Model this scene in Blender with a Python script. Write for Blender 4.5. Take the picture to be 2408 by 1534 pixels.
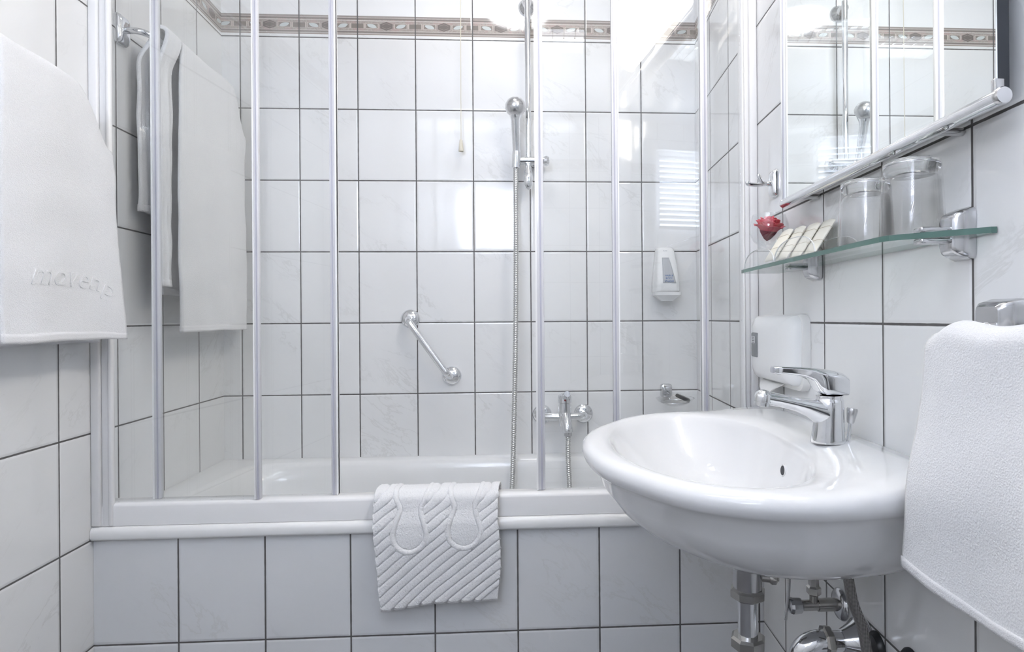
import bpy, bmesh, math, random
from mathutils import Vector, Matrix, noise
random.seed(7)
for o in list(bpy.data.objects): bpy.data.objects.remove(o)
S = bpy.context.scene
COL = S.collection
# ------------------------------------------------------------------ camera, exposure, world, lights
H = 1.10                      # eye height
D = 2.0988                    # back wall y
XR = 0.5257                   # right wall x
YF = -1.0                     # wall behind the camera
ZC = 2.45                     # ceiling
KL = math.tan(.0844)
def xl(y): return -1.1349 + KL * (D - y)       # left wall (runs slightly skew)
cam = bpy.data.cameras.new('camera'); co = bpy.data.objects.new('camera', cam); COL.objects.link(co)
W_, H_ = 2408, 1534
cam.sensor_fit = 'HORIZONTAL'; cam.sensor_width = 36; cam.lens = 36 * 1379.97 / W_
cam.shift_x = (W_ / 2 - 1372.08) / W_; cam.shift_y = (747.26 - H_ / 2) / W_
cam.clip_start = .02
yaw, roll = -.0547, .0072
Rm = Matrix.Rotation(yaw, 3, 'Z') @ Matrix.Rotation(roll, 3, 'Y')
right, fwd, up = Rm.col[0], Rm.col[1], Rm.col[2]
M3 = Matrix((right, up, -fwd)).transposed()
co.matrix_world = Matrix.Translation((0, 0, H)) @ M3.to_4x4()
S.camera = co
S.view_settings.view_transform = 'Standard'; S.view_settings.look = 'None'
S.view_settings.exposure = 0.10; S.view_settings.gamma = 1; S.view_settings.use_curve_mapping = False
w = bpy.data.worlds.new('daylight'); S.world = w; w.use_nodes = True
w.node_tree.nodes['Background'].inputs[0].default_value = (.78, .84, 1, 1)
w.node_tree.nodes['Background'].inputs[1].default_value = 54.0
def area(name, loc, rot, sx, sy, power, color, portal=False):
    l = bpy.data.lights.new(name, 'AREA'); l.shape = 'RECTANGLE'; l.size = sx; l.size_y = sy; l.energy = power; l.color = color
    o = bpy.data.objects.new(name, l); COL.objects.link(o); o.location = loc; o.rotation_euler = rot
    if portal: l.cycles.is_portal = True
    return o
WX0, WX1, WZ0, WZ1 = -.84, -.26, 1.68, 2.27      # window opening in the wall behind the camera
area('window_portal', ((WX0 + WX1) / 2, YF - .02, (WZ0 + WZ1) / 2), (math.radians(90), 0, 0), WX1 - WX0, WZ1 - WZ0, 1, (1, 1, 1), True)
CEIL_E = 13.0
LAMP_E = 20.0
TUB_FILL_E = 16.5      # added fill light over the tub, brightens the shower
# ------------------------------------------------------------------ node maths
class E:
    def __init__(s, nt, v): s.nt, s.v = nt, v
    def _m(s, op, *a):
        n = s.nt.nodes.new('ShaderNodeMath'); n.operation = op
        for i, x in enumerate((s,) + a):
            if isinstance(x, E): x = x.v
            if isinstance(x, (int, float)): n.inputs[i].default_value = x
            else: s.nt.links.new(x, n.inputs[i])
        return E(s.nt, n.outputs[0])
    def __add__(s, o): return s._m('ADD', o)
    def __sub__(s, o): return s._m('SUBTRACT', o)
    def __mul__(s, o): return s._m('MULTIPLY', o)
    def __truediv__(s, o): return s._m('DIVIDE', o)
    def frac(s): return s._m('FRACT')
    def floor(s): return s._m('FLOOR')
    def abs(s): return s._m('ABSOLUTE')
    def mn(s, o): return s._m('MINIMUM', o)
    def mx(s, o): return s._m('MAXIMUM', o)
    def lt(s, o): return s._m('LESS_THAN', o)
    def gt(s, o): return s._m('GREATER_THAN', o)
    def sin(s): return s._m('SINE')
    def inv(s): return E(s.nt, 1.0) if 0 else (s * -1.0) + 1.0
    def ramp(s, a, b):       # 0 at a, 1 at b, smooth
        n = s.nt.nodes.new('ShaderNodeMapRange'); n.interpolation_type = 'SMOOTHSTEP'
        s.nt.links.new(s.v, n.inputs[0]); n.inputs[1].default_value = a; n.inputs[2].default_value = b
        return E(s.nt, n.outputs[0])
def newmat(name):
    m = bpy.data.materials.new(name); m.use_nodes = True
    nt = m.node_tree; b = nt.nodes['Principled BSDF']
    return m, nt, b
def mixc(nt, f, a, b):
    n = nt.nodes.new('ShaderNodeMix'); n.data_type = 'RGBA'
    fi, ai, bi = n.inputs[0], n.inputs[6], n.inputs[7]
    if isinstance(f, E): f = f.v
    if isinstance(f, (int, float)): fi.default_value = f
    else: nt.links.new(f, fi)
    for x, i in ((a, ai), (b, bi)):
        if isinstance(x, tuple): i.default_value = x if len(x) == 4 else x + (1,)
        else: nt.links.new(x, i)
    return n.outputs[2]
def noise_n(nt, vec, scale, detail=3, rough=.5, dist=0):
    n = nt.nodes.new('ShaderNodeTexNoise'); n.inputs['Scale'].default_value = scale; n.inputs['Detail'].default_value = detail
    n.inputs['Roughness'].default_value = rough; n.inputs['Distortion'].default_value = dist
    if vec is not None: nt.links.new(vec, n.inputs['Vector'])
    return E(nt, n.outputs['Fac'])
def bump(nt, b, h, strength, dist):
    n = nt.nodes.new('ShaderNodeBump'); n.inputs['Strength'].default_value = strength; n.inputs['Distance'].default_value = dist
    nt.links.new(h.v, n.inputs['Height']); nt.links.new(n.outputs[0], b.inputs['Normal'])
# ------------------------------------------------------------------ materials
def tile_mat(name, u0, border=True, tone=(.85, .855, .86)):
    m, nt, b = newmat(name)
    tc = nt.nodes.new('ShaderNodeTexCoord'); sp = nt.nodes.new('ShaderNodeSeparateXYZ'); nt.links.new(tc.outputs['Object'], sp.inputs[0])
    u, z = E(nt, sp.outputs[0]), E(nt, sp.outputs[2])
    a = (u - u0) / .2; c = (z - (H - .0134 - 2.0)) / .25
    fa = a.frac(); du = ((fa - .5).abs() * -1.0 + .5) * .2
    fc = c.frac(); dz = ((fc - .5).abs() * -1.0 + .5) * .25
    d = du.mn(dz)
    jit = noise_n(nt, tc.outputs['Object'], 60, 2)
    dj = d + (jit - .5) * .0009
    grout = dj.ramp(.0016, .0024).inv()
    # per tile offset of the marbling
    cb = nt.nodes.new('ShaderNodeCombineXYZ'); nt.links.new(a.floor().v, cb.inputs[0]); nt.links.new(c.floor().v, cb.inputs[1])
    wn = nt.nodes.new('ShaderNodeTexWhiteNoise'); wn.noise_dimensions = '3D'; nt.links.new(cb.outputs[0], wn.inputs['Vector'])
    va = nt.nodes.new('ShaderNodeVectorMath'); va.operation = 'MULTIPLY_ADD'
    nt.links.new(wn.outputs['Color'], va.inputs[0]); va.inputs[1].default_value = (9, 9, 9); 
    mp = nt.nodes.new('ShaderNodeMapping'); nt.links.new(tc.outputs['Object'], mp.inputs[0])
    mp.vector_type = 'TEXTURE'; mp.inputs['Rotation'].default_value = (0, math.radians(38), 0); mp.inputs['Scale'].default_value = (2.6, 1, 1)
    nt.links.new(mp.outputs[0], va.inputs[2])
    n1 = noise_n(nt, va.outputs[0], 15, 6, .62, .5)
    n2 = noise_n(nt, va.outputs[0], 6, 3, .5, .3)
    vein = ((n1 - .5).abs()).ramp(0, .028).inv() * n2.ramp(.50, .68)
    cloud = n2.ramp(.38, .72)
    col = mixc(nt, cloud * .30, tone, (tone[0] * .93, tone[1] * .935, tone[2] * .945))
    col = mixc(nt, vein * .34, col, (.60, .60, .585))
    if border:
        v = (z - (H - .0134 + 1.0 + .0115)) / .0675         # 0..1 over the decor strip
        inb = v.gt(0) * v.lt(1)
        pn = noise_n(nt, tc.outputs['Object'], 160, 4, .7)
        base = mixc(nt, pn.ramp(.42, .6), (.37, .32, .30), (.44, .405, .37))
        base = mixc(nt, noise_n(nt, tc.outputs['Object'], 30, 2).ramp(.5, .62) * .5, base, (.48, .35, .33))
        def line(bb, lo, hi, colr): return mixc(nt, v.gt(lo) * v.lt(hi), bb, colr)
        dk = (.235, .21, .20); lt_ = (.62, .59, .56); md = (.36, .33, .31)
        for lo, hi, cc in ((0, .055, (.33, .285, .26)), (.055, .085, lt_), (.085, .115, md), (.13, .185, dk), (.20, .212, lt_), (.225, .235, lt_), (.71, .725, md), (.735, .757, (.72, .70, .67)), (.80, .86, dk), (.865, .89, md), (.90, .915, lt_), (.93, .945, dk), (.945, 1, md)):
            base = line(base, lo, hi, cc)
        vv = (v - .475) / .0 if 0 else (v - .475)
        xh = (fa - .5).abs()
        hexd = vv.abs() + xh * 1.05                        # hexagon with short upright sides
        hexo = hexd.lt(.225) * xh.lt(.108)
        base = mixc(nt, hexo, base, (.20, .175, .165))
        base = mixc(nt, hexd.lt(.155) * hexd.gt(.135) * xh.lt(.075), base, (.34, .30, .28))
        # rectangle straddling the joint
        xr = ((fa + .5).frac() - .5).abs()
        base = mixc(nt, xr.lt(.125) * xr.gt(.105) * vv.abs().lt(.14), base, (.56, .50, .46))
        base = mixc(nt, xr.lt(.105) * vv.abs().lt(.115), base, (.25, .225, .205))
        # leaves at the quarter points, slanting opposite ways
        for cx, sg in ((.25, 1), (.75, -1)):
            p = fa - cx
            base = mixc(nt, p.abs().lt(.112) * vv.abs().lt(.14), base, (.56, .50, .46))
            base = mixc(nt, p.abs().lt(.10) * vv.abs().lt(.115), base, (.27, .24, .22))
            q = (p - vv * (-.32 * sg)) / .068; r = vv / .10
            base = mixc(nt, (q * q + r.abs() * r.abs() * r.abs() * r.abs() * .9).lt(1), base, (.58, .62, .62))
        col = mixc(nt, inb, col, base)
    col = mixc(nt, grout, col, (.105, .10, .10))
    nt.links.new(col, b.inputs['Base Color'])
    rg = grout * .5 + .07; nt.links.new(rg.v, b.inputs['Roughness'])
    b.inputs['Specular IOR Level'].default_value = .62
    hgt = d.ramp(0, .0075) + noise_n(nt, tc.outputs['Object'], 9, 1) * .28 + noise_n(nt, tc.outputs['Object'], 45, 2) * .035
    bump(nt, b, hgt, .62, .0018)
    return m
def chrome_mat(name, col=(.80, .81, .83), rough=.05):
    m, nt, b = newmat(name); b.inputs['Metallic'].default_value = 1
    tc = nt.nodes.new('ShaderNodeTexCoord')
    n = noise_n(nt, tc.outputs['Object'], 90, 3)
    nt.links.new(mixc(nt, n.ramp(.45, .8) * .25, col, tuple(c * .86 for c in col)), b.inputs['Base Color'])
    nt.links.new((n * .04 + rough).v, b.inputs['Roughness'])
    return m
def gloss_mat(name, col, rough=.12, spec=.5, var=.03, coat=0):
    m, nt, b = newmat(name)
    tc = nt.nodes.new('ShaderNodeTexCoord'); n = noise_n(nt, tc.outputs['Object'], 7, 3)
    nt.links.new(mixc(nt, n, col, tuple(c * (1 - var) for c in col)), b.inputs['Base Color'])
    b.inputs['Roughness'].default_value = rough; b.inputs['Specular IOR Level'].default_value = spec; b.inputs['Coat Weight'].default_value = coat
    return m
def towel_mat(name, col=(.86, .865, .885), scale=560):
    m, nt, b = newmat(name)
    tc = nt.nodes.new('ShaderNodeTexCoord')
    n = noise_n(nt, tc.outputs['Object'], scale, 3, .65); v = nt.nodes.new('ShaderNodeTexVoronoi'); v.inputs['Scale'].default_value = scale * .8
    nt.links.new(tc.outputs['Object'], v.inputs['Vector'])
    h = n + E(nt, v.outputs['Distance']) * .7 + noise_n(nt, tc.outputs['Object'], scale * .16, 3) * .55
    nt.links.new(mixc(nt, n.ramp(.3, .7), tuple(c * .93 for c in col), col), b.inputs['Base Color'])
    b.inputs['Roughness'].default_value = .95; b.inputs['Specular IOR Level'].default_value = .1
    b.inputs['Sheen Weight'].default_value = .35; b.inputs['Sheen Roughness'].default_value = .5
    bump(nt, b, h, .42, .0020)
    return m
def sheet_glass(name, tint=(.985, .995, .99), f0=.045, edge=None):
    m = bpy.data.materials.new(name); m.use_nodes = True; nt = m.node_tree; nt.nodes.clear()
    out = nt.nodes.new('ShaderNodeOutputMaterial'); t = nt.nodes.new('ShaderNodeBsdfTransparent'); t.inputs[0].default_value = tint + (1,)
    g = nt.nodes.new('ShaderNodeBsdfGlossy'); g.inputs['Roughness'].default_value = 0.0; g.inputs[0].default_value = (1, 1, 1, 1)
    lw = nt.nodes.new('ShaderNodeLayerWeight'); lw.inputs[0].default_value = .5
    p = E(nt, lw.outputs['Facing'])._m('POWER', 5.0) * (1 - f0) + f0
    mx = nt.nodes.new('ShaderNodeMixShader'); nt.links.new(p.v, mx.inputs[0]); nt.links.new(t.outputs[0], mx.inputs[1]); nt.links.new(g.outputs[0], mx.inputs[2])
    nt.links.new(mx.outputs[0], out.inputs[0])
    return m
def emis_mat(name, col, e):
    m = bpy.data.materials.new(name); m.use_nodes = True; nt = m.node_tree; nt.nodes.clear()
    out = nt.nodes.new('ShaderNodeOutputMaterial'); em = nt.nodes.new('ShaderNodeEmission'); em.inputs[0].default_value = col + (1,)
    em.inputs[1].default_value = e; nt.links.new(em.outputs[0], out.inputs[0]); return m
M_chrome = chrome_mat('polished_chrome'); M_satin = chrome_mat('satin_chrome', (.62, .62, .63), .2); M_brass = chrome_mat('dull_plated_brass', (.50, .49, .47), .24)
M_worn = chrome_mat('worn_chrome', (.60, .605, .62), .13)
M_ceramic = gloss_mat('white_glazed_ceramic', (.84, .845, .86), .045, .55, .012, .3)
M_enamel = gloss_mat('white_bath_enamel', (.87, .875, .88), .10, .5, .01)
M_plastic = gloss_mat('white_frame_plastic', (.86, .86, .87), .25, .4, .02)
M_offwhite = gloss_mat('off_white_plastic', (.83, .83, .82), .22, .45, .02)
M_disp = gloss_mat('white_moulded_plastic', (.87, .88, .885), .2, .45, .015)
M_grey = gloss_mat('grey_window_plastic', (.24, .25, .26), .2, .5, .1)
M_lgrey = gloss_mat('pale_grey_window', (.52, .54, .57), .15, .5, .1)
M_black = gloss_mat('black_rubber', (.03, .032, .035), .35, .4, .2)
M_dark = gloss_mat('dark_backing', (.05, .055, .065), .5, .3, .1)
M_ceil = gloss_mat('white_ceiling_paint', (.86, .86, .855), .8, .2, .02)
M_floor = gloss_mat('grey_floor_tiles', (.14, .14, .15), .3, .4, .1)
M_towel = towel_mat('white_terry_cloth'); M_hem = towel_mat('white_woven_hem', (.88, .88, .90), 900); M_mat = towel_mat('white_bath_mat_terry', (.86, .865, .885), 520)
M_cream = gloss_mat('cream_soap_paper', (.88, .855, .76), .55, .3, .06)
M_cord = gloss_mat('cream_cord', (.72, .68, .58), .6, .3, .05)
M_blue = gloss_mat('blue_print', (.05, .14, .36), .4, .3, 0); M_print = gloss_mat('grey_print', (.38, .40, .42), .5, .3, 0); M_wprint = gloss_mat('pale_print', (.75, .76, .77), .5, .3, 0)
M_pane = sheet_glass('clear_screen_glass', (.994, .998, .998), .032)
M_shelf = sheet_glass('clear_shelf_glass', (.95, .985, .97), .045)
M_acryl = sheet_glass('clear_acrylic', (.96, .965, .965), .07)
M_edge = gloss_mat('green_glass_edge', (.10, .20, .17), .12, .6, .25)
M_aedge = gloss_mat('bright_acrylic_edge', (.80, .82, .82), .15, .6, .02)
M_red = gloss_mat('red_marker', (.35, .03, .03), .3, .4, 0)
def glass_mat(name, col=(1, 1, 1), ior=1.47):
    m, nt, b = newmat(name); b.inputs['Base Color'].default_value = col + (1,); b.inputs['Transmission Weight'].default_value = 1
    b.inputs['Roughness'].default_value = 0.0; b.inputs['IOR'].default_value = ior
    return m
M_glass = glass_mat('tumbler_glass'); M_tumb = sheet_glass('thin_tumbler_glass', (.982, .985, .988), .05)
m, nt, b = newmat('mirror_silver'); b.inputs['Base Color'].default_value = (.90, .93, .92, 1); b.inputs['Metallic'].default_value = 1; b.inputs['Roughness'].default_value = 0.0; M_mirror = m
# seal strips: milky translucent plastic
def seal_mat(name, col, tr):
    m = bpy.data.materials.new(name); m.use_nodes = True; nt = m.node_tree; b = nt.nodes['Principled BSDF']
    b.inputs['Base Color'].default_value = col + (1,); b.inputs['Roughness'].default_value = .2; b.inputs['Alpha'].default_value = 1 - tr
    return m
M_seal = seal_mat('milky_seal_strip', (.80, .80, .84), .15); M_seal2 = seal_mat('lavender_seal_core', (.58, .58, .68), .2); M_sealw = seal_mat('white_seal_lip', (.90, .90, .91), .0)
m, nt, b = newmat('red_rose_petal')
tc = nt.nodes.new('ShaderNodeTexCoord'); n = noise_n(nt, tc.outputs['Object'], 120, 3)
nt.links.new(mixc(nt, n, (.55, .03, .07), (.68, .06, .11)), b.inputs['Base Color']); b.inputs['Roughness'].default_value = .55; b.inputs['Subsurface Weight'].default_value = .1
M_rose = m
# ribbed hose, braided hose
M_hose = chrome_mat('ribbed_metal_hose', (.62, .62, .61), .18)
m, nt, b = newmat('braided_steel_hose'); b.inputs['Metallic'].default_value = .7
tc = nt.nodes.new('ShaderNodeTexCoord'); sp = nt.nodes.new('ShaderNodeSeparateXYZ'); nt.links.new(tc.outputs['Object'], sp.inputs[0])
x_, y_, z_ = (E(nt, sp.outputs[i]) for i in range(3))
br = (((z_ * 1500.0) + (x_ - y_) * 1200.0).sin() * ((z_ * 1500.0) - (x_ - y_) * 1200.0).sin())
nt.links.new(mixc(nt, br.ramp(-.4, .4), (.16, .155, .15), (.40, .39, .38)), b.inputs['Base Color']); b.inputs['Roughness'].default_value = .4
M_braid = m
# ------------------------------------------------------------------ object helpers
ORG = {}
def prop(o, label=None, cat=None, group=None, kind=None):
    if label: o['label'] = label
    if cat: o['category'] = cat
    if group: o['group'] = group
    if kind: o['kind'] = kind
    return o
def thing(name, loc, label, cat, group=None):
    o = bpy.data.objects.new(name, None); COL.objects.link(o); o.location = loc; o.empty_display_size = .02
    ORG[o] = Vector(loc); return prop(o, label, cat, group)
def part(name, bm, mat, parent=None, loc=None, smooth=True, bevel=0, seg=2, sub=0, solid=0, label=None, angle=40, normals=True):
    """bm is in world metres; the object gets its origin at its parent's origin (or at loc)."""
    org = ORG[parent] if parent is not None else Vector(loc if loc is not None else (0, 0, 0))
    if normals: bmesh.ops.recalc_face_normals(bm, faces=bm.faces)
    bmesh.ops.translate(bm, verts=bm.verts, vec=-org)
    me = bpy.data.meshes.new(name); bm.to_mesh(me); bm.free()
    for mm in (mat if isinstance(mat, (list, tuple)) else [mat]): me.materials.append(mm)
    o = bpy.data.objects.new(name, me); COL.objects.link(o)
    if parent is not None: o.parent = parent
    else: o.location = org
    ORG[o] = org
    if bevel:
        q = o.modifiers.new('b', 'BEVEL'); q.width = bevel; q.segments = seg; q.limit_method = 'ANGLE'; q.angle_limit = math.radians(35)
    if solid:
        q = o.modifiers.new('s', 'SOLIDIFY'); q.thickness = solid; q.offset = 0
    if sub:
        q = o.modifiers.new('u', 'SUBSURF'); q.levels = sub; q.render_levels = sub
    if smooth:
        for p in me.polygons: p.use_smooth = True
        if not sub and angle < 180: me.set_sharp_from_angle(angle=math.radians(angle)) if not bevel else None
    if label: o['label'] = label
    return o
def B(): return bmesh.new()
def box(bm, lo, hi, m=0):
    x0, y0, z0 = lo; x1, y1, z1 = hi
    v = [bm.verts.new(p) for p in ((x0, y0, z0), (x1, y0, z0), (x1, y1, z0), (x0, y1, z0), (x0, y0, z1), (x1, y0, z1), (x1, y1, z1), (x0, y1, z1))]
    for f in ((0, 3, 2, 1), (4, 5, 6, 7), (0, 1, 5, 4), (1, 2, 6, 5), (2, 3, 7, 6), (3, 0, 4, 7)):
        bm.faces.new([v[i] for i in f]).material_index = m
    return bm
def frame(d):
    d = Vector(d).normalized(); a = Vector((0, 0, 1)) if abs(d.z) < .9 else Vector((1, 0, 0))
    u = d.cross(a).normalized(); return u, u.cross(d).normalized() if 0 else d.cross(u).normalized()
def loft(bm, rings, cap0=True, cap1=True, closed=True, m=0):
    R = [[bm.verts.new(p) for p in r] for r in rings]; n = len(R[0])
    for a, b_ in zip(R, R[1:]):
        for i in range(n if closed else n - 1):
            j = (i + 1) % n
            bm.faces.new((a[i], a[j], b_[j], b_[i])).material_index = m
    if cap0: bm.faces.new(R[0][::-1]).material_index = m
    if cap1: bm.faces.new(R[-1]).material_index = m
    return R
def lathe(bm, o, d, prof, n=32, m=0, cap=True):
    """prof: (distance along d, radius)"""
    o = Vector(o); d = Vector(d).normalized(); u, v = frame(d)
    rings = [[o + d * t + (u * math.cos(2 * math.pi * k / n) + v * math.sin(2 * math.pi * k / n)) * max(r, 1e-5) for k in range(n)] for t, r in prof]
    loft(bm, rings, cap, cap, True, m); return bm
def cyl(bm, a, b_, r, n=24, r2=None, m=0):
    a = Vector(a); b_ = Vector(b_); lathe(bm, a, b_ - a, [(0, r), ((b_ - a).length, r if r2 is None else r2)], n, m); return bm
def tube(bm, pts, r, n=14, cap=True):
    pts = [Vector(p) for p in pts]; rs = r if isinstance(r, (list, tuple)) else [r] * len(pts)
    t0 = (pts[1] - pts[0]).normalized(); u, v = frame(t0); rings = []
    for i, p in enumerate(pts):
        t = (pts[min(i + 1, len(pts) - 1)] - pts[max(i - 1, 0)]).normalized()
        q = t0.rotation_difference(t); u = q @ u; v = q @ v; t0 = t
        rings.append([p + (u * math.cos(2 * math.pi * k / n) + v * math.sin(2 * math.pi * k / n)) * rs[i] for k in range(n)])
    loft(bm, rings, cap, cap); return bm
def spline(pts, n=10, closed=False):
    P_ = [Vector(p) for p in pts]; out = []; L_ = len(P_); seg = L_ if closed else L_ - 1
    for i in range(seg):
        if closed: p0, p1, p2, p3 = P_[i - 1], P_[i], P_[(i + 1) % L_], P_[(i + 2) % L_]
        else: p0, p1, p2, p3 = P_[max(i - 1, 0)], P_[i], P_[i + 1], P_[min(i + 2, L_ - 1)]
        for k in range(n):
            t = k / n
            out.append(.5 * ((2 * p1) + (p2 - p0) * t + (2 * p0 - 5 * p1 + 4 * p2 - p3) * t * t + (3 * p1 - p0 - 3 * p2 + p3) * t ** 3))
    if not closed: out.append(P_[-1])
    return out
def rrect(cx, cy, hx, hy, r, n=6):
    """rounded rectangle outline, 2-D"""
    out = []
    for sx, sy, a0 in ((1, 1, 0), (-1, 1, 90), (-1, -1, 180), (1, -1, 270)):
        for k in range(n + 1):
            a = math.radians(a0 + 90 * k / n); out.append((cx + sx * (hx - r) + r * math.cos(a), cy + sy * (hy - r) + r * math.sin(a)))
    return out
def grid(bm, nu, nv, f, m=0):
    V = [[bm.verts.new(f(i / nu, j / nv)) for j in range(nv + 1)] for i in range(nu + 1)]
    for i in range(nu):
        for j in range(nv): bm.faces.new((V[i][j], V[i + 1][j], V[i + 1][j + 1], V[i][j + 1])).material_index = m
    return V
def sm(a, b, x):
    t = min(1, max(0, (x - a) / (b - a))); return t * t * (3 - 2 * t)
def lerp(a, b, t): return a + (b - a) * t
def text(name, s, size, mat, parent, origin, xd, yd, ext=.0004, align='CENTER', shear=0):
    c = bpy.data.curves.new(name, 'FONT'); c.body = s; c.size = size; c.extrude = ext; c.align_x = align; c.align_y = 'CENTER'; c.shear = shear
    t = bpy.data.objects.new(name + '_tmp', c); COL.objects.link(t); dg = bpy.context.evaluated_depsgraph_get(); dg.update()
    me = bpy.data.meshes.new_from_object(t.evaluated_get(dg)); bpy.data.objects.remove(t)
    xd = Vector(xd).normalized(); yd = Vector(yd).normalized(); zd = xd.cross(yd)
    mt = Matrix((xd, yd, zd)).transposed().to_4x4(); mt.translation = Vector(origin) - ORG[parent]
    me.transform(mt); me.materials.clear(); me.materials.append(mat); me.name = name
    o = bpy.data.objects.new(name, me); COL.objects.link(o); o.parent = parent; ORG[o] = ORG[parent]; return o
def struct(name, bm, mat, loc=(0, 0, 0), **k):
    o = part(name, bm, mat, None, loc, **k); o['kind'] = 'structure'; return o
# ------------------------------------------------------------------ the room
T_back = tile_mat('marbled_wall_tiles_back', -1.072); T_left = tile_mat('marbled_wall_tiles_left', .166); T_right = tile_mat('marbled_wall_tiles_right', D - .1943)
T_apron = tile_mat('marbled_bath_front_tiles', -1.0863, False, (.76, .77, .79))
TH = .1
xL0, xLF = xl(D), xl(YF)
b_ = box(B(), (xL0 - .1, D, 0), (XR + TH, D + TH, ZC)); struct('wall_back', b_, T_back, smooth=False)
b_ = box(B(), (0, 0, 0), (TH, 1, ZC))
for v in b_.verts:
    v.co.x, v.co.y = (v.co.y, v.co.x)
# right wall: local x runs along the wall (world y)
b_.free(); b_ = box(B(), (YF - TH, -TH, 0), (D, 0, ZC)); o = struct('wall_right', b_, T_right, smooth=False)
o.rotation_euler = (0, 0, math.radians(90)); o.location = (XR, 0, 0)
# left wall: local x = distance along the wall from the back corner
Lw = (D - YF) / math.cos(.0844)
b_ = box(B(), (0, 0, 0), (Lw + .1, TH, ZC)) ; b_.free()
b_ = box(B(), (0, -TH, 0), (Lw + .05, 0, ZC)); o = struct('wall_left', b_, T_left, smooth=False)
o.location = (xL0, D, 0); o.rotation_euler = (0, 0, math.radians(-90) + .0844)
b_ = B()
for lo, hi in (((xLF - .1, YF - TH, 0), (WX0, YF, ZC)), ((WX1, YF - TH, 0), (XR, YF, ZC)), ((WX0, YF - TH, 0), (WX1, YF, WZ0)), ((WX0, YF - TH, WZ1), (WX1, YF, ZC))): box(b_, lo, hi)
struct('wall_front', b_, T_back, smooth=False)
struct('floor', box(B(), (-1.3, YF - TH, -TH), (XR + TH, D + TH, 0)), M_floor, smooth=False)
struct('ceiling', box(B(), (-1.3, YF - TH, ZC), (XR + TH, D + TH, ZC + TH)), M_ceil, smooth=False)
YA = 1.4404
b_ = B(); loft(b_, [[(xl(YA) + .0005, YA, z), (XR - .0005, YA, z), (XR - .0005, YA + .04, z), (xl(YA + .04) + .0005, YA + .04, z)] for z in (0, .5835)]); struct('wall_bath_front', b_, T_apron, smooth=False)
# window behind the camera
b_ = B(); fw = .045
for lo, hi in (((WX0, YF - .09, WZ0), (WX0 + fw, YF - .04, WZ1)), ((WX1 - fw, YF - .09, WZ0), (WX1, YF - .04, WZ1)), ((WX0 + fw, YF - .09, WZ0), (WX1 - fw, YF - .04, WZ0 + fw)), ((WX0 + fw, YF - .09, WZ1 - fw), (WX1 - fw, YF - .04, WZ1))): box(b_, lo, hi)
win = struct('window_1', b_, M_plastic, bevel=.004)
part('pane', box(B(), (WX0 + fw, YF - .07, WZ0 + fw), (WX1 - fw, YF - .064, WZ1 - fw)), M_pane, win, smooth=False)
bl = thing('window_blind', ((WX0 + WX1) / 2, YF + .02, WZ1), 'white slatted blind hanging in front of the window behind the viewer', 'blind')
b_ = B(); z = WZ1 - .03
while z > WZ0 + .02:
    bb = [(WX0 + .0, YF + .008, z - .010), (WX1 - .012, YF + .008, z - .010), (WX1 - .012, YF + .038, z + .008), (WX0 + .0, YF + .038, z + .008)]
    loft(b_, [[Vector(p) for p in bb], [Vector(p) + Vector((0, 0, .0015)) for p in bb]]); z -= .037
M_slat = gloss_mat('white_blind_slat', (.9, .9, .9), .4, .3, .01)
part('slats', b_, M_slat, bl, smooth=False)
part('head_rail', box(B(), (WX0, YF + .001, WZ1 - .01), (WX1, YF + .045, WZ1 + .03)), M_slat, bl, bevel=.003)
# ------------------------------------------------------------------ lamps
cl = thing('ceiling_light', (-.38, .22, ZC), 'long fluorescent ceiling light with white louvre grid above the basin', 'ceiling light')
CX0, CX1, CY0, CY1 = -.93, .17, .06, .30
b_ = B()
for lo, hi in (((CX0, CY0, ZC - .05), (CX1, CY0 + .008, ZC)), ((CX0, CY1 - .008, ZC - .05), (CX1, CY1, ZC)), ((CX0, CY0 + .008, ZC - .05), (CX0 + .008, CY1 - .008, ZC)), ((CX1 - .008, CY0 + .008, ZC - .05), (CX1, CY1 - .008, ZC))): box(b_, lo, hi)
part('housing', b_, M_plastic, cl, bevel=.002)
part('tube_panel', box(B(), (CX0 + .009, CY0 + .009, ZC - .012), (CX1 - .009, CY1 - .009, ZC - .008)), emis_mat('cool_white_tubes', (.86, .92, 1), CEIL_E), cl, smooth=False)
b_ = B(); k = 0
x = CX0 + .06
while x < CX1 - .03: box(b_, (x, CY0 + .008, ZC - .048), (x + .003, CY1 - .008, ZC - .018)); x += .052
for y in (.14, .22): box(b_, (CX0 + .008, y, ZC - .0475), (CX1 - .008, y + .003, ZC - .0185))
part('louvre_grid', b_, M_plastic, cl, smooth=False)
tub_fill = thing('ceiling_light', (-.14, 1.60, ZC), 'added round fill light over the bathtub, out of view', 'ceiling light')  # invented fill lamp, out of view, lifts the brightness inside the shower
part('fill_trim_ring', lathe(B(), (-.14, 1.60, ZC), (0, 0, -1), [(0, .155), (.010, .155), (.016, .148), (.018, .135), (.012, .132), (.012, 0)], 48), M_plastic, tub_fill)
part('fill_diffuser', lathe(B(), (-.14, 1.60, ZC - .0125), (0, 0, -1), [(0, .131), (.003, .131), (.006, .11), (.007, 0)], 48), emis_mat('fill_light_glow', (.97, .98, 1), TUB_FILL_E), tub_fill)
ml = thing('mirror_lamp', (XR, .92, 2.08), 'curved frosted glass wall lamp above the mirror', 'wall lamp')
part('backplate', box(B(), (XR - .03, .66, 2.035), (XR, 1.18, 2.20)), M_chrome, ml, bevel=.003)
b_ = B(); prof = [(XR - .040 - .100 * math.sin(math.radians(a)) ** .9, 2.06 + .16 * (1 - math.cos(math.radians(a * 1.0)))) for a in range(0, 100, 9)]
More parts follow.
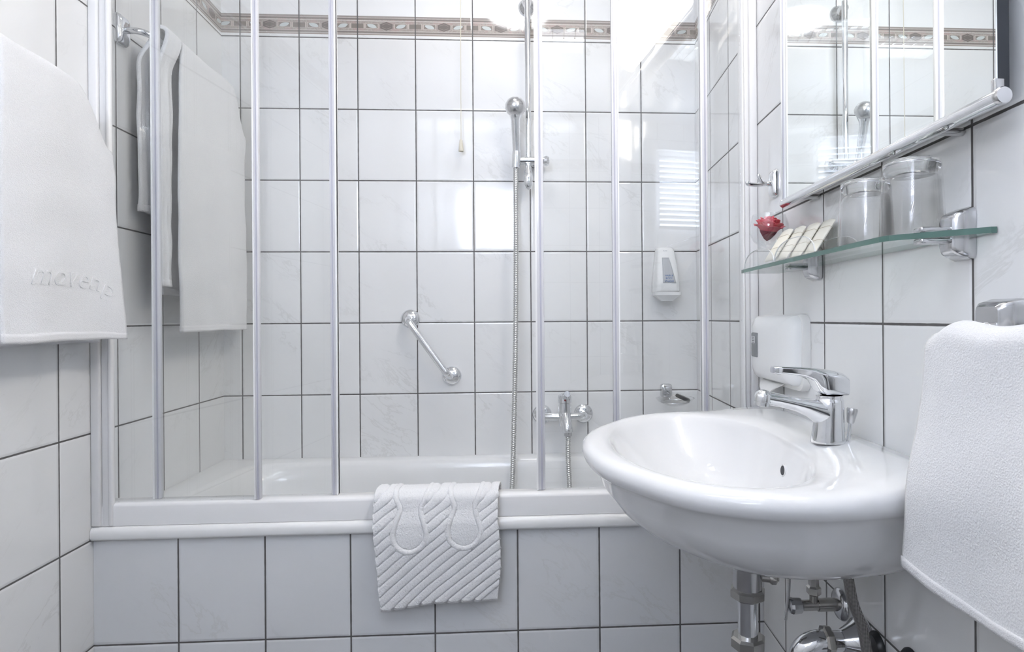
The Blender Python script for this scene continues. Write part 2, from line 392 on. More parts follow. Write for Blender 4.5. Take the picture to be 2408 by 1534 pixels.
def shade(u, v):
    i = u * (len(prof) - 1); k = min(int(i), len(prof) - 2); t = i - k
    x = lerp(prof[k][0], prof[k + 1][0], t); z = lerp(prof[k][1], prof[k + 1][1], t)
    e = abs(v * 2 - 1) ** 6 * .02
    return Vector((x, lerp(.655, 1.185, v), z + e * (u)))
grid(b_, 22, 30, shade)
part('lamp_shade', b_, emis_mat('frosted_lit_glass', (1, .93, .84), LAMP_E), ml, solid=.005)
part('bottom_rail', cyl(B(), (XR - .035, .64, 2.022), (XR - .035, 1.20, 2.022), .008), M_chrome, ml)
# ------------------------------------------------------------------ bathtub
tub = thing('bathtub', (-.28, 1.75, .0), 'white enamelled bathtub with raised rim behind the tiled bath front', 'bathtub')
YT = 1.428
def outer(t, ins=0, z=0):
    # superellipse direction -> skewed rectangle
    c, s = math.cos(t), math.sin(t); e = 1 / max(abs(c), abs(s)); u, v = c * e, s * e
    y = lerp(YT + ins, D - ins * 0 - .0008, (v + 1) / 2); x0 = xl(y) + .0008; x1 = XR - .0008
    return Vector((lerp(x0, x1, (u + 1) / 2), y, z))
def inner(t, ax, ay, cx, cy, p, z):
    c, s = math.cos(t), math.sin(t); r = (abs(c) ** p + abs(s) ** p) ** (-1 / p)
    return Vector((cx + ax * c * r, cy + ay * s * r, z))
N = 160; b_ = B(); ts = [2 * math.pi * k / N + math.pi / 4 for k in range(N)]
rings = [[outer(t, .010, .584) for t in ts], [outer(t, .002, .587) for t in ts], [outer(t, 0, .592) for t in ts], [outer(t, 0, .605) for t in ts], [outer(t, .003, .613) for t in ts], [outer(t, .010, .6165) for t in ts]]
for ax, ay, p, z, cx, cy in ((.735, .262, 9, .617, -.285, 1.785), (.722, .252, 8, .613, -.285, 1.785), (.712, .245, 7, .601, -.285, 1.785), (.70, .238, 6, .56, -.285, 1.785), (.66, .225, 5, .36, -.285, 1.775), (.62, .21, 3.6, .24, -.28, 1.757), (.56, .17, 3.2, .205, -.27, 1.757), (.3, .1, 2.5, .198, -.26, 1.757)):
    rings.append([inner(t, ax, ay, cx, cy, p, z) for t in ts])
loft(b_, rings, False, True)
part('tub_shell', b_, M_enamel, tub, angle=50)
part('drain', lathe(B(), (.15, 1.757, .199), (0, 0, 1), [(0, .03), (.004, .03), (.006, .02), (.006, 0)], 24), M_chrome, tub)
text('maker_mark', 'KALDEWEI', .0085, M_lgrey, tub, (-.700, 1.503, .6172), (1, 0, 0), (0, 1, 0), .0001)
# ------------------------------------------------------------------ shower screen
ZS0, ZS1 = .670, 2.03
sf = thing('shower_enclosure', (-.28, 1.46, .617), 'white frame of the shower screen standing on the bath rim', 'shower frame')
b_ = B(); prof = [(1.438, .6175), (1.4385, .662), (1.440, .6675), (1.445, .670), (1.484, .670), (1.488, .666), (1.488, .6175)]
loft(b_, [[(xl(1.43) + .002 if s == 0 else XR - .001, y, z) for y, z in prof] for s in (0, 1)]); part('bottom_track', b_, M_plastic, sf, angle=60)
part('top_track', box(B(), (xl(1.42) + .003, 1.436, ZS1), (XR - .002, 1.49, ZS1 + .045)), M_plastic, sf, bevel=.004)
def jamb(x0, x1, y0, y1):
    return box(B(), (x0, y0, ZS0 - .0535 if 0 else .6235), (x1, y1, ZS1))
b_ = B()
for x0, x1, y0, y1 in ((-1.0785, -1.058, 1.432, 1.449), (-1.058, -1.041, 1.438, 1.447), (-1.041, -1.0315, 1.434, 1.447)): box(b_, (x0, y0, .6182), (x1, y1, ZS1))
part('wall_post', b_, M_plastic, sf, bevel=.0035)
b_ = B()
for x0, x1, y0 in ((.487, .493, 1.464), (.493, .506, 1.468), (.506, XR - .0005, 1.461)): box(b_, (x0, y0, .6182), (x1, 1.50, ZS1))
part('wall_post', b_, M_plastic, sf, bevel=.0035)
def door(label, p0, p1, strips, th=.005):
    """pane standing from p0 to p1 (x,y) ; strips: (fraction along, width, kind)"""
    a = Vector((p0[0], p0[1], 0)); c = Vector((p1[0], p1[1], 0)); d = c - a; L_ = d.length; d.normalize(); n = Vector((-d.y, d.x, 0))
    t = thing('shower_door', (a.x, a.y, ZS0), label, 'shower door', 'glass panels of the shower screen')
    def slab(s0, s1, n0, n1, z0, z1):
        q = [a + d * s0 + n * n0, a + d * s1 + n * n0, a + d * s1 + n * n1, a + d * s0 + n * n1]
        b_ = B(); loft(b_, [[v + Vector((0, 0, z0)) for v in q], [v + Vector((0, 0, z1)) for v in q]]); return b_
    part('glass_pane', slab(0, L_, -th / 2, th / 2, ZS0 + .0012, ZS1 - .002), M_pane, t, smooth=False)
    for s, wd, side in strips:
        e = part('edge_profile', slab(s, s + wd, -th / 2 - .003, th / 2 + .003, ZS0 + .0008, ZS1 - .001), M_seal, t, bevel=.0015)
        cs = s + wd * (.62 if side > 0 else .38)
        part('seal_core', slab(cs - wd * .09, cs + wd * .09, -th / 2 - .0042, th / 2 + .0042, ZS0 + .001, ZS1 - .0012), M_seal2, e, smooth=False)
        ls = s if side > 0 else s + wd * .80
        part('seal_lip', slab(ls, ls + wd * .20, -th / 2 - .0048, th / 2 + .0048, ZS0 + .001, ZS1 - .0012), M_sealw, e, smooth=False)
    return t
door('fixed glass shower panel at the far left, next to the white wall post', (-1.0312, 1.4485), (-.6975, 1.4485), [(.3202, .0135, 1)])
door('sliding glass shower panel partly behind the left fixed panel, its edge left of the hanging bath mat', (-.960, 1.472), (-.523, 1.472), [(.001, .017, 1), (.420, .017, -1)])
door('narrow glass shower panel whose open edge crosses the bath mixer tap', (-.039, 1.472), (.171, 1.472), [(0, .021, 1)])
door('slightly turned glass panel between two white edge strips, reflecting the frosted lamp', (.151, 1.4405), (.397, 1.4405 + .246 * math.tan(.100)), [(0, .017, -1), (.2275, .019, 1)])
door('rightmost glass shower panel beside the white post on the right wall', (.384, 1.4785), (.4865, 1.4785), [])

# ------------------------------------------------------------------ grab bar
gb = thing('grab_bar', (-.495, D, 1.10), 'slanted chrome grab bar on the back wall above the tub', 'grab bar')
def flange(p, nrm=(0, -1, 0), r=.0335):
    f = part('flange', lathe(B(), p, nrm, [(0, r), (.003, r), (.007, r * .93), (.014, r * .66), (.018, r * .42), (.02, 0)], 40), M_chrome, gb)
    return f
pa, pb = Vector((-.4955, D - .0003, 1.100)), Vector((-.352, D - .0003, .898))
dirb = (pb - pa).normalized(); out = Vector((0, -1, 0))
for p, sg in ((pa, 1), (pb, -1)):
    f = flange(p)
    for an in (40, 215):
        q = p + Vector((math.cos(math.radians(an)) * .023, -.0095, math.sin(math.radians(an)) * .023))
        part('screw', lathe(B(), q, (0, -1, 0), [(0, .0045), (.0028, .0042), (.003, .002), (.0018, 0)], 16), M_satin, f)
path = spline([pa + out * .012, pa + out * .034 + dirb * .002, pa + out * .052 + dirb * .016, pa + out * .057 + dirb * .04, pb + out * .057 - dirb * .04, pb + out * .052 - dirb * .016, pb + out * .034 - dirb * .002, pb + out * .012], 10)
part('bar', tube(B(), path, .0118, 24), M_chrome, gb)
# ------------------------------------------------------------------ shower rail, hand shower, hose
sr = thing('shower_rail', (-.074, D, 1.64), 'vertical chrome shower rail on the back wall', 'shower rail')
px_, py_ = -.0755, 2.045
part('pole', tube(B(), [(px_, py_, 1.62), (px_, py_, 2.20), (px_, py_, 2.225)], .0103, 24), M_chrome, sr)
b_ = B(); lathe(b_, (px_ - .003, D - .0003, 2.206), (0, -1, 0), [(0, .031), (.004, .031), (.012, .026), (.02, .016), (.05, .014), (.056, .010), (.058, 0)], 32); part('wall_bracket', b_, M_satin, sr)
b_ = B(); lathe(b_, (-.045, D - .0003, 1.648), (0, -1, 0), [(0, .024), (.01, .024), (.022, .020), (.03, .0)], 32)
cyl(b_, (-.118, 2.04, 1.645), (-.02, 2.04, 1.645), .0135, 28); lathe(b_, (-.02, 2.04, 1.645), (1, 0, 0), [(0, .0165), (.008, .0185), (.016, .014), (.019, 0)], 24); cyl(b_, (-.045, 2.04, 1.645), (-.045, D - .02, 1.648), .010)
part('wall_bracket', b_, M_chrome, sr)
b_ = B(); cyl(b_, (-.118, 2.028, 1.618), (-.115, 2.022, 1.672), .0145, 28); part('hand_shower_holder', b_, M_chrome, sr)
b_ = B(); lathe(b_, (px_ - .001, 2.036, 1.634), (0, 0, -1), [(0, .010), (.02, .0095), (.026, .0135), (.05, .0165), (.075, .0155), (.086, .010), (.092, 0)], 24); part('lever', b_, M_chrome, sr)
hs = thing('hand_shower', (-.115, 2.02, 1.655), 'chrome hand shower with round head hooked in the rail holder', 'hand shower')
path = [(-.1155, 2.0225, 1.6725), (-.116, 2.016, 1.70), (-.117, 2.004, 1.74), (-.1165, 1.995, 1.772), (-.116, 1.992, 1.80)]
path = spline(path, 8); part('handle', tube(B(), path, [lerp(.0125, .0165, k / (len(path) - 1)) + .010 * sm(.72, 1, k / (len(path) - 1)) for k in range(len(path))], 24), M_chrome, hs)
b_ = B(); d_ = Vector((.05, .85, -.45)).normalized(); c_ = Vector((-.116, 1.985, 1.815))
lathe(b_, c_, d_, [(-.030, 0), (-.0285, .009), (-.024, .018), (-.016, .027), (-.005, .0330), (.006, .0345), (.015, .0335), (.018, .030), (.018, 0)], 40)
part('shower_head', b_, M_satin, hs)
part('spray_face', lathe(B(), c_ + d_ * .0182, d_, [(0, .027), (.002, .026), (.003, 0)], 32), M_grey, hs)
hp = [(-.118, 2.028, 1.617), (-.1185, 2.026, 1.55), (-.119, 2.02, 1.35), (-.121, 2.01, 1.1), (-.126, 2.0, .85), (-.132, 1.985, .62), (-.136, 1.965, .42), (-.11, 1.93, .26), (-.04, 1.90, .222), (.04, 1.90, .25), (.062, 1.93, .36), (.058, 1.96, .5), (.0535, 1.985, .63), (.0545, 2.0, .700)]
def ribbed(pts, r, pitch, depth):
    P0 = spline(pts, 30); L_ = [0]
    for a, c in zip(P0, P0[1:]): L_.append(L_[-1] + (c - a).length)
    tot = L_[-1]; n = int(tot / pitch) * 4; out_, rs = [], []; i = 0
    for k in range(n + 1):
        s = tot * k / n
        while i < len(L_) - 2 and L_[i + 1] < s: i += 1
        t = (s - L_[i]) / max(1e-9, L_[i + 1] - L_[i]); out_.append(P0[i].lerp(P0[i + 1], t)); rs.append(r - (depth if k % 4 == 0 else 0))
    return out_, rs
pp, rr = ribbed(hp, .0088, .0062, .0026)
ho = part('shower_hose', tube(B(), pp, rr, 12), M_hose, None, (-.118, 2.02, .23), angle=180)
prop(ho, 'ribbed metal shower hose hanging from the hand shower down into the tub', 'hose')
# ------------------------------------------------------------------ bath mixer
bx = thing('bath_mixer', (.045, D, .755), 'chrome single-lever bath mixer tap on the back wall', 'tap')
for x in (-.035, .112): part('escutcheon', lathe(B(), (x, D - .0003, .757), (0, -1, 0), [(0, .0345), (.003, .0345), (.009, .030), (.014, .02), (.018, 0)], 36), M_chrome, bx)
b_ = B()
for s in (-1, 1):
    x = -.035 if s < 0 else .112
    tube(b_, spline([(x, D - .012, .757), (x, D - .04, .757), (x - s * .012, D - .058, .757), (x - s * .035, D - .064, .757), (.042, D - .068, .757)], 8), [.0135] * 33, 20)
part('arms', b_, M_chrome, bx)
b_ = B(); lathe(b_, (.044, D - .07, .722), (0, 0, 1), [(0, .008), (.004, .018), (.02, .022), (.05, .0225), (.075, .0215), (.084, .0205)], 32)
tube(b_, spline([(.046, D - .078, .765), (.050, D - .098, .742), (.053, D - .108, .722), (.054, D - .109, .712)], 8), [.017] * 25, 20)
part('body', b_, M_chrome, bx)
b_ = B(); lathe(b_, (.044, D - .07, .807), (0, 0, 1), [(0, .0235), (.018, .024), (.026, .021), (.031, .012), (.032, 0)], 32)
tube(b_, [(.046, D - .085, .828), (.050, D - .10, .838), (.052, D - .115, .842)], [.013, .011, .010], 16); part('lever', b_, M_chrome, bx)
part('marker', lathe(B(), (.045, D - .0925, .818), (0, -1, 0), [(0, .0038), (.0015, .0035), (.002, 0)], 16), M_red, bx)
b_ = B(); lathe(b_, (.054, D - .0985, .712), (0, 0, -1), [(0, .0125), (.006, .0135), (.014, .0135), (.018, .010), (.02, 0)], 12); part('hose_nut', b_, M_satin, bx)
# ------------------------------------------------------------------ pull cord
pc = thing('pull_cord', (-.309, 2.07, ZC), 'thin cream pull cord with small tapered handle hanging over the tub', 'pull cord')
part('switch_housing', lathe(B(), (-.309, 2.06, ZC), (0, 0, -1), [(0, .033), (.022, .032), (.027, .024), (.028, 0)], 32), M_plastic, pc)
part('cord', tube(B(), [(-.307, 2.07, ZC - .026), (-.309, 2.07, 2.1), (-.3105, 2.07, 1.722)], .0013, 8), M_cord, pc)
part('pull_handle', lathe(B(), (-.3105, 2.07, 1.725), (0, 0, -1), [(0, .0035), (.002, .005), (.038, .0088), (.041, .0085), (.0412, .006), (.036, .004), (.036, 0)], 20), M_cord, pc)
# ------------------------------------------------------------------ soap dispenser
sd = thing('soap_dispenser', (.41, D, 1.17), 'white wall-mounted soap dispenser with grey window on the back wall', 'soap dispenser')
b_ = B(); rings = []
for z, hw, dep, sl in ((1.185, .043, .072, 0), (1.19, .046, .085, 0), (1.215, .046, .088, 0), (1.28, .040, .072, 0), (1.33, .034, .050, 0), (1.345, .031, .036, 0), (1.349, .027, .026, 0)):
    xc = .4065; rings.append([(xc + sx * hw, D - .0005 - t * dep, z) for sx, t in ((-1, 0), (1, 0), (1, .55), (.86, .88), (.6, 1), (0, 1.03), (-.6, 1), (-.86, .88), (-1, .55))])
loft(b_, rings); part('body', b_, M_disp, sd, bevel=.004, seg=3)
def sdf(x, z, e=.0022):   # point just in front of the dispenser's face
    ks = [(1.185, .072), (1.19, .085), (1.215, .088), (1.28, .072), (1.33, .050), (1.345, .036)]
    for (za, da), (zb, db) in zip(ks, ks[1:]):
        if za <= z <= zb: dep = lerp(da, db, (z - za) / (zb - za))
    return Vector((x, D - .0005 - dep * 1.012 - e, z))
b_ = B(); grid(b_, 6, 10, lambda u, v: sdf(lerp(lerp(.386, .388, v), lerp(.432, .412, v), u), lerp(1.2175, 1.308, v))); part('level_window', b_, M_lgrey, sd, solid=.001)
b_ = B(); rings = []
for z, s in ((1.187, 1), (1.176, .98), (1.168, .72), (1.160, .5), (1.156, .45)): rings.append([(x, y, z) for x, y in rrect(.4065, D - .0415 - .008, .047 * s, .040 * s, .012 * s)])
loft(b_, rings); part('push_lever', b_, M_disp, sd)
for i, s in enumerate(('HAIR &', 'BODY', 'WASH')):
    zt = 1.2435 - i * .0098; q = sdf(.408, zt, .0034); text('lettering', s, (.0092, .0088, .0112)[i], M_blue, sd, q, (1, 0, 0), (0, .24, 1), .0002)
for i, s in enumerate(('pure', 'wash')[:1] + ('',)[:0]): text('lettering', 'PURE', .0062, M_print, sd, sdf(.402, 1.333, .0015), (1, 0, 0), (0, .6, 1), .0002)
# ------------------------------------------------------------------ soap dish + black plug
dish = thing('soap_dish', (.42, D, .81), 'clear glass soap dish in a chrome wall holder above the tub corner', 'soap dish')
b_ = B(); lathe(b_, (.424, 2.005, .794), (0, 0, 1), [(0, 0), (0, .020), (.002, .030), (.007, .042), (.016, .058), (.026, .066), (.027, .0665), (.0268, .063), (.017, .053), (.009, .036), (.006, .018), (.006, 0)], 48, cap=False); part('bowl', b_, M_tumb, dish)
b_ = B(); rings = [[(.41 + a * s, D - .0004 - t, .836 + c * s) for a, c in rrect(0, 0, .0205, .024, .009)] for t, s in ((0, 1), (.012, 1), (.02, .9), (.024, .6))]; loft(b_, rings)
box(b_, (.403, 2.055, .818), (.420, D - .01, .826)); tube(b_, [Vector((.424 + .048 * math.cos(a), 2.005 + .048 * math.sin(a), 0.8070)) for a in [2 * math.pi * k / 40 for k in range(41)]], .0022, 8, False)
tube(b_, [(.412, 2.07, .822), (.413, 2.058, .816), (.416, 2.05, .808)], .004, 10)
part('holder', b_, M_worn, dish)
b_ = B(); rings = []
dd = Vector((.88, -.1, -.38)).normalized(); uu = Vector((.1, 1, 0)).normalized(); nn = dd.cross(uu)
for t, s in ((-.0045, .9), (-.002, 1), (.004, 1), (.007, .88)): rings.append([Vector((.450, 2.0, .820)) + dd * (.027 * s * math.cos(a)) + uu * (.021 * s * math.sin(a)) + nn * t for a in [2 * math.pi * k / 32 for k in range(32)]])
loft(b_, rings); prop(part('plug', b_, M_black, None, (.452, 2.0, .80)), 'small black oval rubber plug lying in the glass soap dish', 'plug')
# ------------------------------------------------------------------ towels
def wl(y, o, z):      # point at offset o from the left wall
    return Vector((xl(y) + o / math.cos(.0844), y, z))
def sheet(name, f, nu, nv, th, label, cat, group, loc, mat=None, hem=.014, hemlen=None, parent=None):
    b_ = B(); grid(b_, nu, nv, f)
    o = part(name, b_, mat or M_towel, parent, loc, solid=th, angle=180, sub=0, normals=False)
    return o
def nz(x, y, z, s): return noise.noise(Vector((x * s, y * s, z * s)))
# rail + towels inside the shower on the left wall
tr = thing('towel_rail', wl(1.558, 0, 1.838), 'curved chrome towel rail on the left wall inside the shower', 'towel rail')
for y in (1.551, 2.03):
    b_ = B(); rings = [[wl(y + a * s, .0004 + t, 1.838 + c * s) for a, c in rrect(0, 0, .025, .038, .012)] for t, s in ((0, 1), (.004, 1), (.010, .93), (.015, .72), (.017, .5))]; loft(b_, rings)
    part('wall_plate', b_, M_chrome, tr)
path = spline([wl(1.551, .010, 1.838), wl(1.554, .045, 1.838), wl(1.572, .068, 1.834), wl(1.60, .080, 1.828), wl(1.68, .083, 1.826), wl(1.95, .083, 1.826), wl(2.01, .075, 1.829), wl(2.03, .045, 1.836), wl(2.03, .012, 1.838)], 8)
part('bar', tube(B(), path, .0082, 20), M_chrome, tr)
TF = {}
def towel_over(name, label, y0, y1, zt, zf, zb, of, ob, group, top=None, wav=.006, r=.016, taper=0, oc=.083, shoulder=None, seed=0, th=.007, nearslant=0, ywid=0):
    """towel folded over a rail along the left wall; v runs from front hem over the rail to back hem"""
    arc = math.pi * r; Lf = zt - zf; Lb = zt - zb; tot = Lf + arc + Lb
    def f(u, v):
        y = lerp(y0, y1, u); s = v * tot
        zz = zt
        if shoulder: zz = zt - shoulder(u)
        if s < Lf:
            k = s / Lf; z = lerp(zf, zz, k); o = lerp(of, oc + r, sm(.86, 1, k)); yy = y + (1 - k) * (nearslant * (1 - u) + ywid * u)
        elif s < Lf + arc:
            a = (s - Lf) / r; z = zz + r * math.sin(a) * .9; o = oc + r * math.cos(a); yy = y; k = 1
        else:
            k = 1 - (s - Lf - arc) / Lb; z = lerp(zb, zz, k); o = lerp(ob, oc - r, sm(.84, 1, k)); yy = y + (1 - k) * (nearslant * .5 * (1 - u) + ywid * u)
        wv = wav * (1 - .8 * k) * (math.sin(u * 9 + seed) + .5 * math.sin(u * 17 + seed * 2 + z * 6)) + .004 * nz(y + seed, z, v, 9)
        return wl(yy, max(.012, o + wv), z + .003 * nz(y, seed, 0, 12))
    TF[name + str(seed)] = (f, y0, y1, zf, zt, tot, ywid)
    b_ = B(); V = grid(b_, 46, 110, f)
    o = part(name, b_, M_towel, None, tuple(wl((y0 + y1) / 2, 0, zt)), solid=th, angle=180, normals=False)
    prop(o, label, 'towel', group)
    # woven hem bands as parts
    for va, vb in ((0, .018 / tot), (1 - .018 / tot, 1)):
        b2 = B()
        def g(u, v, va=va, vb=vb): return f(u, lerp(va, vb, v))
        grid(b2, 46, 3, g)
        part('hem', b2, M_hem, o, solid=th + .0022, angle=180, normals=False)
    return o
towel_over('bath_towel', 'large white bath towel hanging furthest down on the rail inside the shower', 1.640, 2.035, 1.842, 1.068, 1.17, .10, .045, 'white towels on the shower rail', shoulder=lambda u: .085 * sm(.72, 1, u) ** 1.3 * 1.6, seed=1, wav=.005, nearslant=-.015, ywid=.01, r=.020)
towel_over('bath_towel', 'narrow folded white towel hanging nearest the wall plate of the shower rail', 1.578, 1.634, 1.846, 1.19, 1.385, .078, .030, 'white towels on the shower rail', seed=3, wav=.003, r=.019, th=.010, nearslant=.006)
# towel in the left foreground with its rail
fr = thing('towel_rail', wl(1.25, 0, 1.58), 'chrome towel rail hidden under the large towel at the left edge', 'towel rail')
for y in (1.04, 1.30):
    b_ = B(); rings = [[wl(y + a * s, .0004 + t, 1.578 + c * s) for a, c in rrect(0, 0, .022, .034, .011)] for t, s in ((0, 1), (.004, 1), (.012, .85), (.015, .5))]; loft(b_, rings); part('wall_plate', b_, M_chrome, fr)
part('bar', tube(B(), spline([wl(1.04, .012, 1.578), wl(1.045, .05, 1.578), wl(1.075, .07, 1.578), wl(1.27, .07, 1.578), wl(1.297, .05, 1.578), wl(1.30, .012, 1.578)], 8), .008, 16), M_chrome, fr)
lt = towel_over('hand_towel', 'large white terry towel with embossed lettering hanging at the left edge outside the shower', 1.080, 1.375, 1.596, 1.060, 1.052, .088, .030, None, shoulder=lambda u: .115 * sm(.58, 1, u) ** 1.5 + .01 * u, seed=5, wav=.003, oc=.07, r=.018, nearslant=.002, ywid=.035, th=.008)
f_, a0, a1, zf_, zt_, tot_, yw_ = TF['hand_towel5']
em = text('embossed_lettering', 'movenp', .066, M_towel, lt, ORG[lt], (1, 0, 0), (0, 1, 0), .0015, align='LEFT', shear=.3)
vs = [v.co.copy() for v in em.data.vertices]; x0_, x1_ = min(v.x for v in vs), max(v.x for v in vs)
for v, c in zip(em.data.vertices, vs):
    y = 1.135 + (c.x - x0_) / (x1_ - x0_) * .235; z = 1.190 + c.y * .95
    vv_ = (z - zf_) / tot_; k_ = (z - zf_) / (zt_ - zf_); u_ = (y - a0) / (a1 - a0 + (1 - k_) * yw_)
    p = f_(min(1, u_), vv_) - ORG[lt]; n_ = Vector((math.cos(.0844), math.sin(.0844), 0)); v.co = p + n_ * (.0040 + (c.z + .0015) * .45)
# right foreground towel on its holder
th_ = thing('towel_holder', (XR, .62, 1.105), 'chrome towel holder on the right wall above the right edge towel', 'towel holder')
b_ = B(); rings = [[(XR - .0004 - t, .642 + a * s, 1.092 + c * s) for a, c in rrect(0, 0, .026, .026, .008)] for t, s in ((0, 1), (.010, 1), (.026, .84), (.031, .66))]; loft(b_, rings); part('wall_plate', b_, M_worn, th_)
part('bar', tube(B(), spline([(XR - .03, .642, 1.084), (.475, .640, 1.080), (.462, .60, 1.078), (.462, .40, 1.078), (.475, .345, 1.080), (XR - .001, .342, 1.084)], 8), .008, 16), M_chrome, th_)
def rt(u, v):
    y = lerp(.36, .668, u); r = .016; zt = 1.072; Lf = .272; Lb = .262; arc = math.pi * r; tot = Lf + Lb + arc; s = v * tot
    sh = .018 * sm(.84, 1, u) ** 1.6
    if s < Lf: k = s / Lf; z = lerp(.797, zt - sh, k); x = lerp(.425, .462 - r, sm(.3, 1, k)); yy = y + (1 - k) * .012 * u
    elif s < Lf + arc: a = (s - Lf) / r; z = zt - sh + r * math.sin(a); x = .462 - r * math.cos(a); yy = y; k = 1
    else: k = 1 - (s - Lf - arc) / Lb; z = lerp(.805, zt - sh, k); x = lerp(.492, .462 + r, k); yy = y + (1 - k) * .012 * u
    x += .004 * nz(y, z, 3, 11) + .0035 * (1 - k) * math.sin(u * 12)
    return Vector((x, yy, z + .003 * nz(y, 0, v, 15) + .004 * math.sin(y * 30)))
b_ = B(); grid(b_, 60, 140, rt)
rtw = part('hand_towel', b_, M_towel, None, (.46, .52, 1.07), solid=.012, angle=180, normals=False); prop(rtw, 'thick white hand towel in the right foreground beside the basin', 'towel')
b_ = B(); grid(b_, 60, 3, lambda u, v: rt(u, v * .02)); part('hem', b_, M_hem, rtw, solid=.0145, angle=180, normals=False)
# bath mat over the tub edge
MX0, MX1 = -.4245, -.1310
def mat_path(s):
    # s metres measured from the inner end
    pts = [(1.4975, .624), (1.494, .660), (1.488, .6735), (1.466, .6755), (1.444, .6750), (1.4335, .667), (1.4295, .640), (1.4215, .612), (1.4190, .58), (1.4200, .50), (1.4210, .424)]
    L_ = [0]
    for a, c in zip(pts, pts[1:]): L_.append(L_[-1] + math.dist(a, c))
    for i in range(len(pts) - 1):
        if s <= L_[i + 1] or i == len(pts) - 2:
            t = (s - L_[i]) / (L_[i + 1] - L_[i]); return lerp(pts[i][0], pts[i + 1][0], t), lerp(pts[i][1], pts[i + 1][1], t), L_[-1]
ML = mat_path(0)[2]
SP = []
for i in range(401):
    y, z, _ = mat_path(ML * i / 400); SP.append((y, z))
for _ in range(12): SP = [SP[0]] + [((a[0] + 2 * c[0] + d[0]) / 4, (a[1] + 2 * c[1] + d[1]) / 4) for a, c, d in zip(SP, SP[1:], SP[2:])] + [SP[-1]]
def foot(px, pz):   # signed distance-like value to a heel-and-waist outline
    hw = .034 if pz < 0 else lerp(.034, .020, sm(0, .055, pz)) + .018 * sm(.055, .10, pz)
    if pz < 0: return math.hypot(px, pz) - .034
    return abs(px) - hw
def matf(u, v):
    i = min(399, int(v * 400)); t = v * 400 - i
    y = lerp(SP[i][0], SP[i + 1][0], t); z = lerp(SP[i][1], SP[i + 1][1], t)
    down = sm(.62, .40, z) if 0 else max(0, (.62 - z) / .2)
    x = lerp(MX0, MX1, u); x += (1 - u) * down * .018 + u * (math.sin(min(1, down) * 3.1) * .008 - down * .003)
    hangz = z
    if v > .35: z += (u - .5) * .006 * down + (.012 * sm(.0, .5, u) - .008) * down
    lx = x - MX0; lz = SP[i][1]
    s = (lx * .62 - lz * .80) / .0195; fr_ = s - math.floor(s)
    rib = 1 - max(0, 1 - abs(fr_ - .5) * 2 * 0 - min(fr_, 1 - fr_) / .24) ** 1.3
    rib = min(1, max(0, rib))
    h = rib * .0072
    if lz < .418 or ((lx - .289) * .62 - (lz - .52) * .80) > .052: h = .0050
    if v > .12:
        for fx, fz in ((.086, .588), (.214, .592)):
            dd_ = foot(lx - fx, lz - fz)
            if dd_ < .010:
                if dd_ > .001: h = .0085 * (1 - abs((dd_ - .0055) / .0055) ** 3)
                elif dd_ > -.003: h = .0012
                else: h = .0048
    h += .0006 * nz(x, z, y, 330)
    # outward normal of the path
    a_, c_ = SP[max(0, i - 3)], SP[min(400, i + 3)]
    ty, tz = c_[0] - a_[0], c_[1] - a_[1]; l_ = math.hypot(ty, tz); ny, nz_ = tz / l_, -ty / l_
    return Vector((x + .0015 * nz(0, z, 5, 25), y + ny * (h + .004), z + nz_ * (h + .004) + .0))
b_ = B(); grid(b_, 300, 330, matf)
bm_ = part('bath_mat', b_, M_mat, None, (-.245, 1.40, .68), solid=.004, angle=180, normals=False)
bm_.modifiers['s'].offset = -1
prop(bm_, 'white ribbed bath mat with footprint relief draped over the tub edge', 'bath mat')
b_ = B()
def hemf(u, v):
    p = matf(u, 1); return p + Vector((0, .003, .004 - v * .010))
grid(b_, 200, 3, hemf); part('hem', b_, M_hem, bm_, solid=.005, angle=180, normals=False)
# ------------------------------------------------------------------ washbasin
wb = thing('washbasin', (.30, 1.0, .70), 'white ceramic wall-hung washbasin under the glass shelf', 'washbasin')
CXb, CYb = .285, 1.012
outl = [(XR, -.285), (.47, -.312), (.40, -.328), (.32, -.334), (.24, -.318), (.17, -.276), (.115, -.205), (.070, -.115), (.052, .01), (.070, .125), (.115, .205), (.17, .276), (.24, .318), (.32, .334), (.40, .328), (.47, .312), (XR, .285)]
poly = spline([(x, y, 0) for x, y in outl], 10)
NB = 120
def star(poly, c, t):
    d = Vector((math.cos(t), math.sin(t))); best = None
    n = len(poly)
    for i in range(n):
        a = Vector(poly[i][:2]) - Vector(c); e = Vector(poly[(i + 1) % n][:2]) - Vector(c) - a
        den = d.x * e.y - d.y * e.x
        if abs(den) < 1e-12: continue
        s = (a.x * e.y - a.y * e.x) / den; q = (a.x * d.y - a.y * d.x) / den
        if s > 0 and -1e-6 <= q <= 1 + 1e-6: best = s if best is None else max(best, s)
    return best
tsb = [2 * math.pi * k / NB for k in range(NB)]
RO = [star([(p.x, p.y) for p in poly], (CXb, 0), t) for t in tsb]
cav = spline([(.402, 0, 0), (.400, .075, 0), (.388, .15, 0), (.350, .235, 0), (.285, .276, 0), (.21, .256, 0), (.145, .185, 0), (.112, .09, 0), (.103, 0, 0), (.112, -.09, 0), (.145, -.185, 0), (.21, -.256, 0), (.285, -.276, 0), (.350, -.235, 0), (.388, -.15, 0), (.400, -.075, 0)], 8, True)
RI = [star([(p.x, p.y) for p in cav], (CXb, 0), t) for t in tsb]
def topz(x): return .884 + .013 * sm(.33, .50, x)
def ringb(rf, zf, cx=CXb, wall=True):
    o_ = []
    for k, t in enumerate(tsb):
        r = rf(k); x = cx + r * math.cos(t); y = CYb + r * math.sin(t)
        if wall: x = min(x, XR - .0006)
        o_.append(Vector((x, y, zf(x, y) if callable(zf) else zf)))
    return o_
b_ = B(); rings = []
